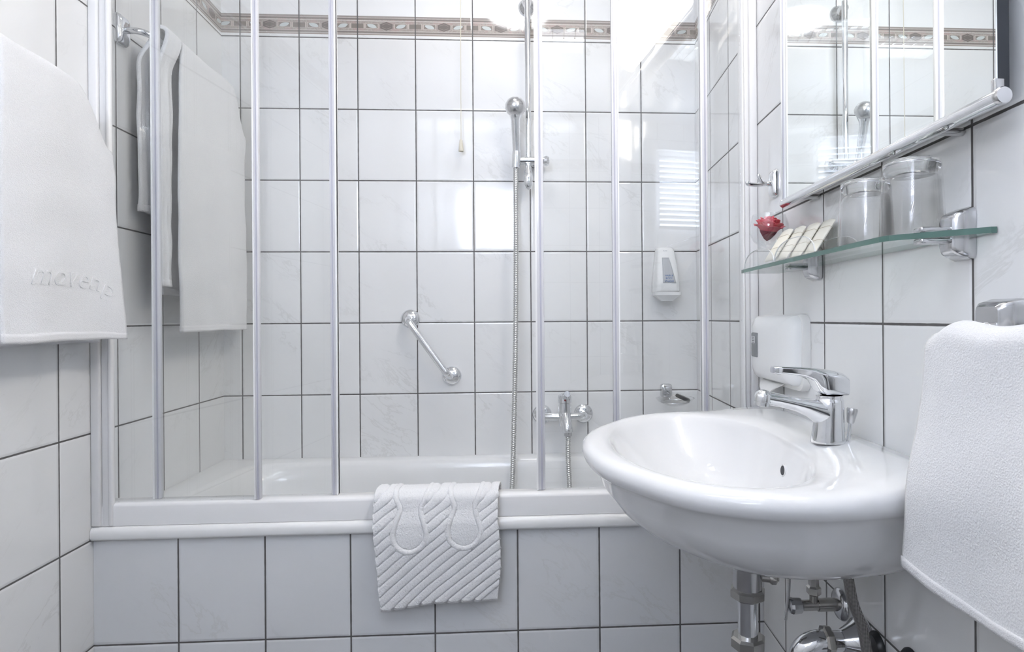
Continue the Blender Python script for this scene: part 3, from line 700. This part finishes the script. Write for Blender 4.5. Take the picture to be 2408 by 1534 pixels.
# cavity from the bottom outwards
for s, z in ((.06, .756), (.30, .760), (.52, .772), (.70, .795), (.84, .826), (.93, .853), (.975, .871)):
    rings.append(ringb(lambda k, s=s: RI[k] * s, z, CXb + (1 - s) * .035))
rings.append(ringb(lambda k: RI[k] * 1.0, lambda x, y: topz(x) - .005))
rings.append(ringb(lambda k: RI[k] * 1.025, lambda x, y: topz(x) - .0012))
rings.append(ringb(lambda k: lerp(RI[k] * 1.025, RO[k] - .012, .35), lambda x, y: topz(x) + .0005))
rings.append(ringb(lambda k: lerp(RI[k] * 1.025, RO[k] - .012, .75), lambda x, y: topz(x) + .0002))
rings.append(ringb(lambda k: RO[k] - .010, lambda x, y: topz(x) - .0015))
rings.append(ringb(lambda k: RO[k] - .002, lambda x, y: topz(x) - .0075))
rings.append(ringb(lambda k: RO[k], lambda x, y: topz(x) - .016))
rings.append(ringb(lambda k: RO[k] - .001, lambda x, y: .864))
rings.append(ringb(lambda k: RO[k] - .004, lambda x, y: .856))
rings.append(ringb(lambda k: RO[k] - .0105, lambda x, y: .8515))
def under(s, z, sh):
    o_ = []
    for k, t in enumerate(tsb):
        r = RO[k] - .010; x = CXb + r * math.cos(t); y = r * math.sin(t)
        xw = XR - (XR - x) * s                       # shrink towards the wall
        o_.append(Vector((min(xw, XR - .0006), CYb + y * s ** 1.25 , z + sh * (XR - xw))))
    return o_
for s, z in ((.972, .840), (.945, .812), (.90, .783), (.835, .757), (.76, .739), (.67, .724), (.54, .710), (.40, .702), (.24, .698), (.08, .697)): rings.append(under(s, z, 0))
loft(b_, rings, True, True)
part('bowl', b_, M_ceramic, wb, angle=180)
b_ = B(); lathe(b_, (.3905, .976, .838), (-1, 0, .12), [(-.004, .0105), (.0002, .0105), (.0012, .0095), (.0008, .0082), (-.002, .008), (-.0045, 0)], 28); ov = part('overflow_hole', b_, M_ceramic, wb)
b_ = B(); lathe(b_, (.3905, .976, .838), (-1, 0, .12), [(.0002, .0082), (.0012, .0078), (.0013, 0)], 28); part('overflow_shade', b_, M_dark, wb)  # solid dark disc, painted shade for the inside of the overflow
part('drain', lathe(B(), (.32, CYb, .7575), (0, 0, 1), [(0, .022), (.003, .022), (.005, .016), (.006, 0)], 28), M_chrome, wb)
# basin tap
bt = thing('basin_tap', (.447, .935, .896), 'chrome single-lever basin tap standing on the washbasin', 'tap')
tx, ty, tz = .447, .930, .8955
b_ = B(); rings = []
for z, rx, ry, ox in ((0, .0275, .0245, 0), (.003, .0275, .0245, 0), (.010, .0262, .0235, .0003), (.03, .0243, .0220, .0015), (.055, .0225, .0208, .003), (.068, .0220, .0205, .0035), (.070, .0205, .019, .0035), (.074, .0205, .019, .0035), (.0745, .0215, .0200, .0035), (.076, .0215, .0200, .0035)):
    rings.append([(tx + ox + rx * math.cos(a), ty + ry * math.sin(a), tz + z) for a in [2 * math.pi * k / 40 for k in range(40)]])
loft(b_, rings); part('body', b_, M_chrome, bt)
b_ = B(); rings = []
sp_ = [(-.002, .044, .0205, .026), (-.020, .050, .0175, .020), (-.036, .057, .0145, .0145), (-.056, .063, .0128, .0115), (-.078, .068, .0122, .0108), (-.095, .0715, .0120, .0110), (-.104, .0725, .0125, .0120)]
for dx, dz, hy, hz in sp_:
    rings.append([(tx + dx, ty + hy * math.cos(a), tz + dz + hz * math.sin(a)) for a in [2 * math.pi * k / 28 for k in range(28)]])
loft(b_, rings); part('spout', b_, M_chrome, bt)
b_ = B(); lathe(b_, (tx - .106, ty, tz + .0775), (-.12, 0, -1), [(-.009, 0), (-.0075, .0075), (-.004, .0118), (0, .0138), (.006, .0142), (.011, .0138), (.0115, .0120), (.017, .0118), (.0175, .0095), (.0165, 0)], 28); part('spout_tip', b_, M_chrome, bt)
b_ = B(); rings = []
# lever cap and handle: rings along x from the back to the tip
for dx, z0, z1, hy in ((.0265, .080, .099, .015), (.0240, .0765, .106, .0205), (.015, .0765, .1125, .0225), (0, .0765, .1165, .0225), (-.012, .0765, .1185, .0218), (-.022, .084, .1195, .020), (-.030, .099, .1205, .0175), (-.045, .107, .1215, .0145), (-.065, .1105, .1225, .0125), (-.080, .112, .1235, .0118), (-.088, .1105, .1235, .0118), (-.094, .113, .1225, .010)):
    rings.append([(tx + .003 + dx, ty + y, tz + z) for y, z in rrect(0, (z0 + z1) / 2, hy, (z1 - z0) / 2, min(hy, (z1 - z0) / 2) * .55, 5)])
loft(b_, rings); part('lever', b_, M_chrome, bt)
b_ = B(); tube(b_, [(tx + .030, ty - .004, tz - .012), (tx + .036, ty - .004, tz + .035)], .0032, 12); pr_ = part('pop_up_rod', b_, M_chrome, bt)
b_ = B(); lathe(b_, (tx + .0352, ty - .004, tz + .030), (.18, 0, 1), [(0, .0045), (.002, .006), (.022, .0088), (.0245, .008), (.025, 0)], 16); part('rod_knob', b_, M_satin, pr_)
part('marker', lathe(B(), (tx - .0185, ty, tz + .092), (-1, 0, 0), [(0, .0035), (.0012, .003), (.0014, 0)], 16), M_blue, bt)
# ------------------------------------------------------------------ pipes under the basin
wt = thing('waste_trap', (.335, 1.0, .45), 'chrome waste pipe and trap under the washbasin', 'pipe')
wx, wy = .338, 1.005
part('tailpiece', lathe(B(), (wx, wy, .712), (0, 0, -1), [(0, .0250), (.082, .0250), (.087, .0235)], 36), M_satin, wt)
b_ = B(); cyl(b_, (wx + .020, wy - .004, .648), (wx + .037, wy - .006, .646), .008); lathe(b_, (wx + .036, wy - .006, .646), (1, -.1, 0), [(0, .009), (.004, .012), (.010, .012), (.014, .006), (.016, .006)], 8); part('pop_up_screw', b_, M_brass, wt)
def nut(z, r, h, n=8): return lathe(B(), (wx, wy, z), (0, 0, -1), [(0, r * .86), (h * .18, r), (h * .82, r), (h, r * .86)], n)
part('nut', nut(.628, .0305, .018), M_brass, wt, angle=20); part('nut', nut(.545, .0300, .022, 8), M_brass, wt, angle=20)
part('down_pipe', cyl(B(), (wx, wy, .615), (wx, wy, .40), .0172, 32), M_chrome, wt)
part('trap_bend', tube(B(), spline([(wx, wy, .40), (wx + .005, wy, .37), (wx + .035, wy - .01, .352), (wx + .068, wy - .022, .37), (wx + .074, wy - .03, .42), (wx + .074, wy - .034, .50), (wx + .082, wy - .036, .535), (wx + .102, wy - .038, .549), (wx + .122, wy - .038, .550)], 8), .0190, 28), M_chrome, wt)
b_ = B(); lathe(b_, (wx + .115, wy - .038, .550), (1, 0, 0), [(0, .021), (.003, .0255), (.012, .0255), (.015, .022)], 8); part('nut', b_, M_brass, wt, angle=20)
part('outlet_pipe', cyl(B(), (wx + .12, wy - .038, .550), (XR - .001, wy - .038, .550), .0165, 28), M_chrome, wt)
part('wall_flange', lathe(B(), (XR - .0006, wy - .038, .550), (-1, 0, 0), [(0, .040), (.004, .040), (.010, .036), (.022, .027), (.034, .021), (.040, .0185)], 40), M_chrome, wt)
av = thing('angle_valve', (XR, 1.045, .573), 'chrome angle valve on the tiled wall under the washbasin', 'valve')
part('escutcheon', lathe(B(), (XR - .0006, 1.045, .573), (-1, 0, 0), [(0, .0285), (.002, .0285), (.007, .025), (.010, .015), (.011, 0)], 36), M_worn, av)
b_ = B(); cyl(b_, (XR - .01, 1.045, .573), (XR - .045, 1.045, .573), .0115); cyl(b_, (XR - .045, 1.045, .573), (XR - .075, 1.045, .573), .0095); cyl(b_, (XR - .052, 1.045, .573), (XR - .052, 1.045, .600), .0078); part('body', b_, M_brass, av)
b_ = B(); lathe(b_, (XR - .074, 1.045, .573), (-1, 0, 0), [(0, .010), (.003, .0135), (.018, .0145), (.023, .0125), (.025, .004)], 12); part('handwheel', b_, M_worn, av, angle=20)
b_ = B(); lathe(b_, (XR - .052, 1.045, .592), (0, 0, 1), [(0, .010), (.003, .013), (.014, .013), (.017, .0095), (.030, .009), (.112, .009)], 6); part('compression_nut', b_, M_brass, av, angle=20)
prop(part('pop_up_lever', tube(B(), [(.432, 1.045, .705), (.428, 1.047, .60), (.421, 1.045, .548)], .0030, 10), M_satin, None, (.427, 1.046, .60)), 'thin steel pop-up rod hanging below the washbasin beside the angle valve', 'rod')
prop(part('braided_hose', tube(B(), spline([(.462, .905, .712), (.472, .903, .65), (.486, .902, .61), (.494, .902, .57), (.496, .902, .548)], 8), .0082, 16), M_braid, None, (.49, .90, .56)), 'grey braided flexible hose hanging below the washbasin', 'hose')
v2 = thing('angle_valve', (XR, .905, .52), 'second angle valve at the bottom edge below the braided hose', 'valve')
b_ = B(); lathe(b_, (.496, .902, .549), (0, 0, -1), [(0, .0085), (.003, .0105), (.022, .0105), (.026, .013), (.04, .013)], 6); part('hose_nut', b_, M_brass, v2, angle=20)
b_ = B(); cyl(b_, (.47, .902, .512), (XR - .001, .902, .512), .0115); part('body', b_, M_brass, v2)
prop(part('rubber_collar', lathe(B(), (XR - .0006, .925, .562), (-1, 0, 0), [(0, .024), (.003, .024), (.010, .019), (.012, 0)], 28), M_black, None, (XR, .925, .562)), 'black rubber collar on the wall behind the chrome waste flange', 'collar')
b_ = B(); lathe(b_, (XR - .0006, .832, .612 - .005), (-1, 0, 0), [(0, .0), (.001, .022), (.004, .022), (.010, .018), (.014, .008), (.015, 0)], 28)
for v in b_.verts: v.co.z -= .018
prop(part('pipe_cap', b_, M_dark, None, (XR, .832, .59)), 'round dark cap on the wall at the bottom edge below the hand towel', 'cap')
# ------------------------------------------------------------------ glass shelf
zs = 1.2
b_ = B(); pl = [(XR - .012, 1.300), (.440, 1.3005), (.4255, 1.292), (.4235, 1.27), (.4300, .80), (.4325, .752), (.437, .7370), (.446, .7270), (XR - .008, .6635), (XR - .0015, .6625), (XR - .0015, .68)]
pl = pl[:1] + pl[1:]
vb = [b_.verts.new((x, y, zs - .0037)) for x, y in pl]; vt = [b_.verts.new((x, y, zs + .0037)) for x, y in pl]
b_.faces.new(vb[::-1]).material_index = 0; b_.faces.new(vt).material_index = 0
for i in range(len(pl)): j = (i + 1) % len(pl); b_.faces.new((vb[i], vb[j], vt[j], vt[i])).material_index = 1
sh = part('glass_shelf', b_, [M_shelf, M_edge], None, (.478, 1.0, zs), smooth=False); prop(sh, 'clear glass shelf with green edge on the right wall above the washbasin', 'shelf')
def bracket(y, label):
    t = thing('shelf_bracket', (XR, y, zs), label, 'bracket', 'chrome brackets of the glass shelf')
    b_ = B(); rings = [[(XR - .0004 - k, y + a * s, zs + .002 + c * s) for a, c in rrect(0, 0, .0200, .0330, .008)] for k, s in ((0, 1), (.005, 1), (.014, .90), (.022, .78), (.026, .60))]; loft(b_, rings); part('wall_plate', b_, M_worn, t)
    for z0, z1 in ((.0039, .0105), (-.0105, -.0039)):
        b_ = B(); loft(b_, [[(x, y + a, zs + c) for a, c in ((-.009, z0), (.009, z0), (.009, z1), (-.009, z1))] for x in (XR - .022, .468, .462)]); part('clamp_jaw', b_, M_worn, t, bevel=.002)
    return t
bracket(.717, 'chrome shelf bracket at the near end of the glass shelf by the tumblers'); bracket(1.128, 'chrome shelf bracket under the soap packets at the far part of the shelf')
zt0 = zs + .0040
# ------------------------------------------------------------------ tumblers, upside down
def tumbler(x, y, label):
    t = thing('tumbler', (x, y, zt0), label, 'glass', 'upturned tumblers on the glass shelf')
    b_ = B(); prof = [(0, .0385), (.0008, .0392), (.050, .0375), (.092, .0352), (.0965, .0345), (.0985, .031), (.0985, 0)]
    inn = [(.0785, 0), (.0785, .026), (.0755, .0315), (.070, .0338), (.04, .0352), (.0006, .0370), (0, .0385)]
    lathe(b_, (x, y, zt0), (0, 0, 1), inn + prof[1:], 56, cap=False)
    bmesh.ops.remove_doubles(b_, verts=b_.verts, dist=.00004)
    part('glass_body', b_, M_tumb, t, angle=50)
    b_ = B(); lathe(b_, (x, y, zt0), (0, 0, 1), [(.0790, 0), (.0790, .024), (.0805, .0295), (.084, .0325), (.090, .0345), (.0955, .0335), (.0972, .030), (.0972, 0)], 56, cap=False); bmesh.ops.remove_doubles(b_, verts=b_.verts, dist=.00004); part('thick_base', b_, M_glass, t, angle=60)
    return t
tumbler(.475, .748, 'clear upturned glass tumbler nearest the end of the shelf')
tumbler(.475, .862, 'clear upturned glass tumbler next to the cream soap packets')
# ------------------------------------------------------------------ acrylic tray with soap packets
ty0, ty1 = .945, 1.292
tray = thing('acrylic_tray', (.47, 1.12, zt0), 'clear acrylic tray with scalloped sides holding the soap packets', 'tray')
part('base', box(B(), (.4350, ty0, zt0), (.5080, ty1, zt0 + .0025)), M_acryl, tray, smooth=False)
def scallop(x, nm):
    b_ = B(); n = 60; top = []
    for k in range(n + 1):
        u = k / n; y = lerp(ty0 - .004, ty1 + .004, u); q = (u * 2) % 1.0 if u < 1 else 1
        h = .034 * max(0, 1 - abs(q * 2 - 1) ** 2.6) ** .55 + .002
        top.append((y, h))
    for dx in (0, .0025): pass
    A = [[b_.verts.new((x + dx, y, zt0 + z)) for y, z in [(yy, 0) for yy, _ in top]] for dx in (0, .0025)]
    Tt = [[b_.verts.new((x + dx, y, zt0 + h)) for y, h in top] for dx in (0, .0025)]
    for k in range(n):
        for s in (0, 1): b_.faces.new((A[s][k], A[s][k + 1], Tt[s][k + 1], Tt[s][k]))
    s_ = part(nm, b_, M_acryl, tray, smooth=False)
    b_ = B()
    for k in range(n):
        va = [b_.verts.new(p) for p in ((x, top[k][0], zt0 + top[k][1]), (x, top[k + 1][0], zt0 + top[k + 1][1]), (x + .0025, top[k + 1][0], zt0 + top[k + 1][1]), (x + .0025, top[k][0], zt0 + top[k][1]))]
        b_.faces.new(va)
    part('bright_edge', b_, M_aedge, s_, smooth=False, solid=.0008)
scallop(.4320, 'side'); scallop(.5085, 'side')
M_string = gloss_mat('thin_string', (.62, .54, .42), .6, .2, .05)
def packet(x, y, label, src=None):
    """flat wrapped packet leaning towards the wall; local origin at its lower near corner"""
    loc = Vector((x, y, zt0 + .0027))
    if src is None:
        t = thing('soap_packet', loc, label, 'soap packet', 'cream wrapped soap packets in the tray')
        lv = Vector((.545, 0, .838)).normalized(); nv = Vector((-.838, 0, .545)).normalized(); wv = Vector((0, 1, 0)); base = loc + Vector((.006, 0, .0055))
        Lp_, Wp, Tp = .078, .056, .0046; rings = []; n = 18
        def cross(sc, off): return [base + lv * (off + (a)) * 1 for a in ()]
        for k in range(n + 1):
            u = k / n; e = math.sin(u * math.pi) ** .35 if 0 < u < 1 else .12
            top = 1 - .16 * (1 - math.sin(min(1, u * 2.2) * math.pi / 2))          # rounded upper corner
            th_k = Tp * max(.18, e); pts = []
            for q in range(24):
                a = 2 * math.pi * q / 24; c, s_ = math.cos(a), math.sin(a)
                l = (abs(c) ** .55) * (1 if c > 0 else -1); h = (abs(s_) ** .9) * (1 if s_ > 0 else -1)
                pts.append(base + wv * (Wp * u) + lv * (Lp_ / 2 + l * Lp_ / 2 * (top if c > 0 else 1)) + nv * (h * th_k))
            rings.append(pts)
        loft(b_ := B(), rings); part('wrapper', b_, M_cream, t, angle=60)
        for i_, s_ in enumerate((.028, .057)):
            b_ = B(); n2 = 40; pts = []
            for q in range(n2 + 1):
                a = 2 * math.pi * q / n2; c, d_ = math.cos(a), math.sin(a)
                yy = Wp / 2 + (abs(c) ** .35) * (1 if c > 0 else -1) * (Wp / 2 + .0006); hh = (abs(d_) ** .5) * (1 if d_ > 0 else -1) * (Tp + .0003)
                pts.append(base + wv * yy + lv * s_ + nv * hh)
            tube(b_, pts, .00035, 5, False); part('string', b_, M_string, t)
        return t
    r = src.copy(); COL.objects.link(r); r.location = loc; r['label'] = label
    for ch in src.children:
        c = ch.copy(); COL.objects.link(c); c.parent = r
    return r
pk = packet(.4365, 1.142, 'cream soap packet lying over the others, directly beside the red rose')
packet(.4465, 1.105, 'cream soap packet second from the rose in the leaning row', pk); packet(.4565, 1.066, 'cream soap packet third from the rose in the leaning row', pk); packet(.4655, 1.026, 'cream soap packet nearest the tumblers in the leaning row', pk)
# ------------------------------------------------------------------ rose in a stemmed glass
gx, gy = .478, 1.262 + .0
gz = zt0 + .0027
rg = thing('stemmed_glass', (gx, gy, gz), 'small stemmed glass bowl holding a red rose at the far end of the shelf', 'glass')
b_ = B(); lathe(b_, (gx, gy, gz), (0, 0, 1), [(0, 0), (0, .026), (.002, .027), (.018, .0195), (.034, .0125), (.040, .0125), (.048, .021), (.058, .033), (.074, .0415), (.092, .0415), (.108, .037), (.116, .0345), (.1162, .0335), (.108, .0355), (.092, .0398), (.074, .0398), (.060, .0318), (.050, .019), (.046, .008), (.046, 0)], 56, cap=False)
bmesh.ops.remove_doubles(b_, verts=b_.verts, dist=.00004); part('glass_body', b_, M_tumb, rg, angle=60)
rose = thing('red_rose', (gx, gy, gz + .05), 'red rose blossom inside the stemmed glass', 'flower')
rc = Vector((gx - .001, gy - .003, gz + .090)); RS = 1.18; ax = Vector((.10, -.22, 1)).normalized(); ru, rv = frame(ax)
def petal(a0, rad, hgt, wid, open_, tip):
    zo = tip
    b_ = B(); rv_ = random.uniform(-.002, .002)
    def f(u, v):
        a = a0 + (u - .5) * wid * (1 - .25 * v * v); rad_, hg_ = rad * RS, hgt * 1.1
        prof = rad_ * (.18 + .82 * math.sin(v * math.pi / 2) ** .8) + open_ * v ** 3
        z = -hg_ * .62 + hg_ * v * (1 - .10 * (abs(u - .5) * 2) ** 2.5) - open_ * .9 * v ** 5
        prof += .0018 * math.sin(u * 11 + a0 * 3) * v * v
        return rc + ru * (math.cos(a) * prof) + rv * (math.sin(a) * prof) + ax * (z + rv_ * v + zo * v)
    grid(b_, 12, 12, f); part('petal', b_, M_rose, rose, solid=.0009, angle=180, normals=False)
for ring, (n_, rad, hg, wd, op) in enumerate(((3, .0045, .030, 2.6, 0), (4, .009, .032, 2.2, .0012), (5, .0145, .034, 1.75, .003), (6, .019, .034, 1.45, .006), (6, .0205, .031, 1.4, .0085))):
    for k in range(n_): petal(2 * math.pi * k / n_ + ring * .55, rad, hg, wd, op, (.010, .0085, .006, .002, -.003)[ring])
b_ = B(); lathe(b_, rc - ax * .028, ax, [(-.004, .001), (0, .007), (.012, .016), (.018, .019)], 24); part('calyx', b_, gloss_mat('dark_rose_base', (.20, .012, .035), .6, .2, .2), rose)
# ------------------------------------------------------------------ mirror
XM = .490
mr = thing('mirror', (.50, .92, 1.34), 'rectangular wall mirror with chrome bottom rail on the right wall', 'mirror')
MY0, MY1, MZ1 = .6195, 1.222, 1.96
part('mirror_glass', box(B(), (XM, MY0, 1.343), (XM + .002, MY1, MZ1)), M_mirror, mr, smooth=False)
part('backing_shade_board', box(B(), (XM + .0022, MY0 + .0005, 1.343), (XM + .016, MY1 - .0005, MZ1)), M_dark, mr, smooth=False)  # dark back, made thicker to stand in for the shadow behind the mirror
b_ = B(); cyl(b_, (.481, .603, 1.333), (.481, 1.190, 1.333), .0088, 40); mrail = part('bottom_rail', b_, M_chrome, mr)
b_ = B(); lathe(b_, (.481, .603, 1.333), (0, -1, 0), [(0, .0088), (.0005, .0094), (.006, .0094), (.0072, .0086), (.0073, 0)], 40); part('end_cap', b_, M_satin, mrail)
part('clip', box(B(), (XM - .002, MY0 - .001, 1.344), (XM + .0095, MY0 + .0055, 1.360)), M_satin, mr, bevel=.001)
for y in (.72, 1.12):
    part('wall_fixing', cyl(B(), (.483, y, 1.333), (XR - .0005, y, 1.333), .005), M_satin, mr); part('wall_fixing', cyl(B(), (XM + .016, y, 1.8), (XR - .0005, y, 1.8), .006), M_satin, mr)
# ------------------------------------------------------------------ robe hook
hk = thing('robe_hook', (XR, 1.342, 1.409), 'chrome double robe hook on the right wall left of the mirror', 'hook')
b_ = B(); rings = [[(XR - .0004 - k, 1.342 + a * s, 1.409 + c * s) for a, c in rrect(0, 0, .0170, .0325, .009)] for k, s in ((0, 1), (.005, 1), (.011, .86), (.014, .6))]; loft(b_, rings); part('wall_plate', b_, M_chrome, hk)
b_ = B(); tube(b_, spline([(XR - .012, 1.342, 1.410), (XR - .022, 1.342, 1.409), (XR - .033, 1.342, 1.412), (XR - .040, 1.342, 1.424), (XR - .041, 1.342, 1.430)], 6), [.0062] * 6 + [.005] * 19, 14)
tube(b_, spline([(XR - .02, 1.342, 1.409), (XR - .045, 1.342, 1.4065), (XR - .066, 1.342, 1.408), (XR - .068, 1.342, 1.414)], 6), .0048, 14); part('prong', b_, M_chrome, hk)
# ------------------------------------------------------------------ paper dispenser on the right wall
pd = thing('paper_dispenser', (XR, 1.28, .945), 'white plastic paper towel dispenser on the right wall behind the basin tap', 'dispenser')
YC, HY, ZC_, HZ = 1.283, .1195, 1.0235, .0800
b_ = B(); rings = [[(XR - .0005 - k, YC + a, ZC_ + c) for a, c in rrect(0, 0, HY - i, HZ - i, .024, 8)] for k, i in ((0, 0), (.012, 0), (.0155, .0015), (.0165, .004))]; loft(b_, rings); part('back_plate', b_, M_offwhite, pd)
b_ = B(); rings = []
for k, i, r in ((.015, .002, .024), (.026, .004, .024), (.034, .010, .026), (.040, .022, .030), (.043, .040, .034), (.044, .060, .012)):
    rings.append([(XR - .0005 - k - .006 * max(0, (a) / HY) * 1.2, YC + a, ZC_ + c + .004) for a, c in rrect(0.004, 0, HY - i * 1.1, HZ - min(i, .055) * .9 - .004, r * .9, 8)])
loft(b_, rings); pc_ = part('cover', b_, M_disp, pd)
b_ = B(); rings = [[(XR - x, y, z) for y, z in ((1.338, 1.005), (1.372, 1.005), (1.372, 1.062), (1.338, 1.062))] for x in (.040, .0520)]; loft(b_, rings); lw_ = part('level_window', b_, M_grey, pd, bevel=.003)
b_ = B()
for z in (1.041, 1.045, 1.049): tube(b_, [(XR - .0525, 1.349, z), (XR - .0525, 1.361, z)], .0006, 6)
tube(b_, [(XR - .0525, y, z) for y, z in ((1.346, 1.038), (1.364, 1.038), (1.364, 1.053), (1.346, 1.053), (1.346, 1.038))], .0006, 6); part('towel_symbol', b_, M_wprint, pd)
part('lock_hole_shade', lathe(B(), (XR - .012, YC - HY + .0006, .979), (0, -1, 0), [(0, .003), (.0008, .003), (.0009, 0)], 16), M_dark, pd)  # flat dark disc in place of the shade inside a keyhole
b_ = B()
def chute(u, v):
    y = lerp(1.255, 1.375, u); a = (u - .5) * 2; dz = lerp(0, .052, v) * (1 - .5 * abs(a) ** 3)
    return Vector((XR - .020 - .018 * math.sin(v * math.pi * .8) - .004 * (1 - abs(a)), lerp(y, 1.318 + a * .030, sm(0, .8, v)), .951 - dz))
grid(b_, 20, 14, chute); prop(part('paper_towel', b_, gloss_mat('soft_white_paper', (.85, .85, .84), .8, .2, .02), None, (XR, 1.30, .945), solid=.002, angle=180, normals=False), 'white paper sheet hanging out below the paper dispenser', 'paper towel')
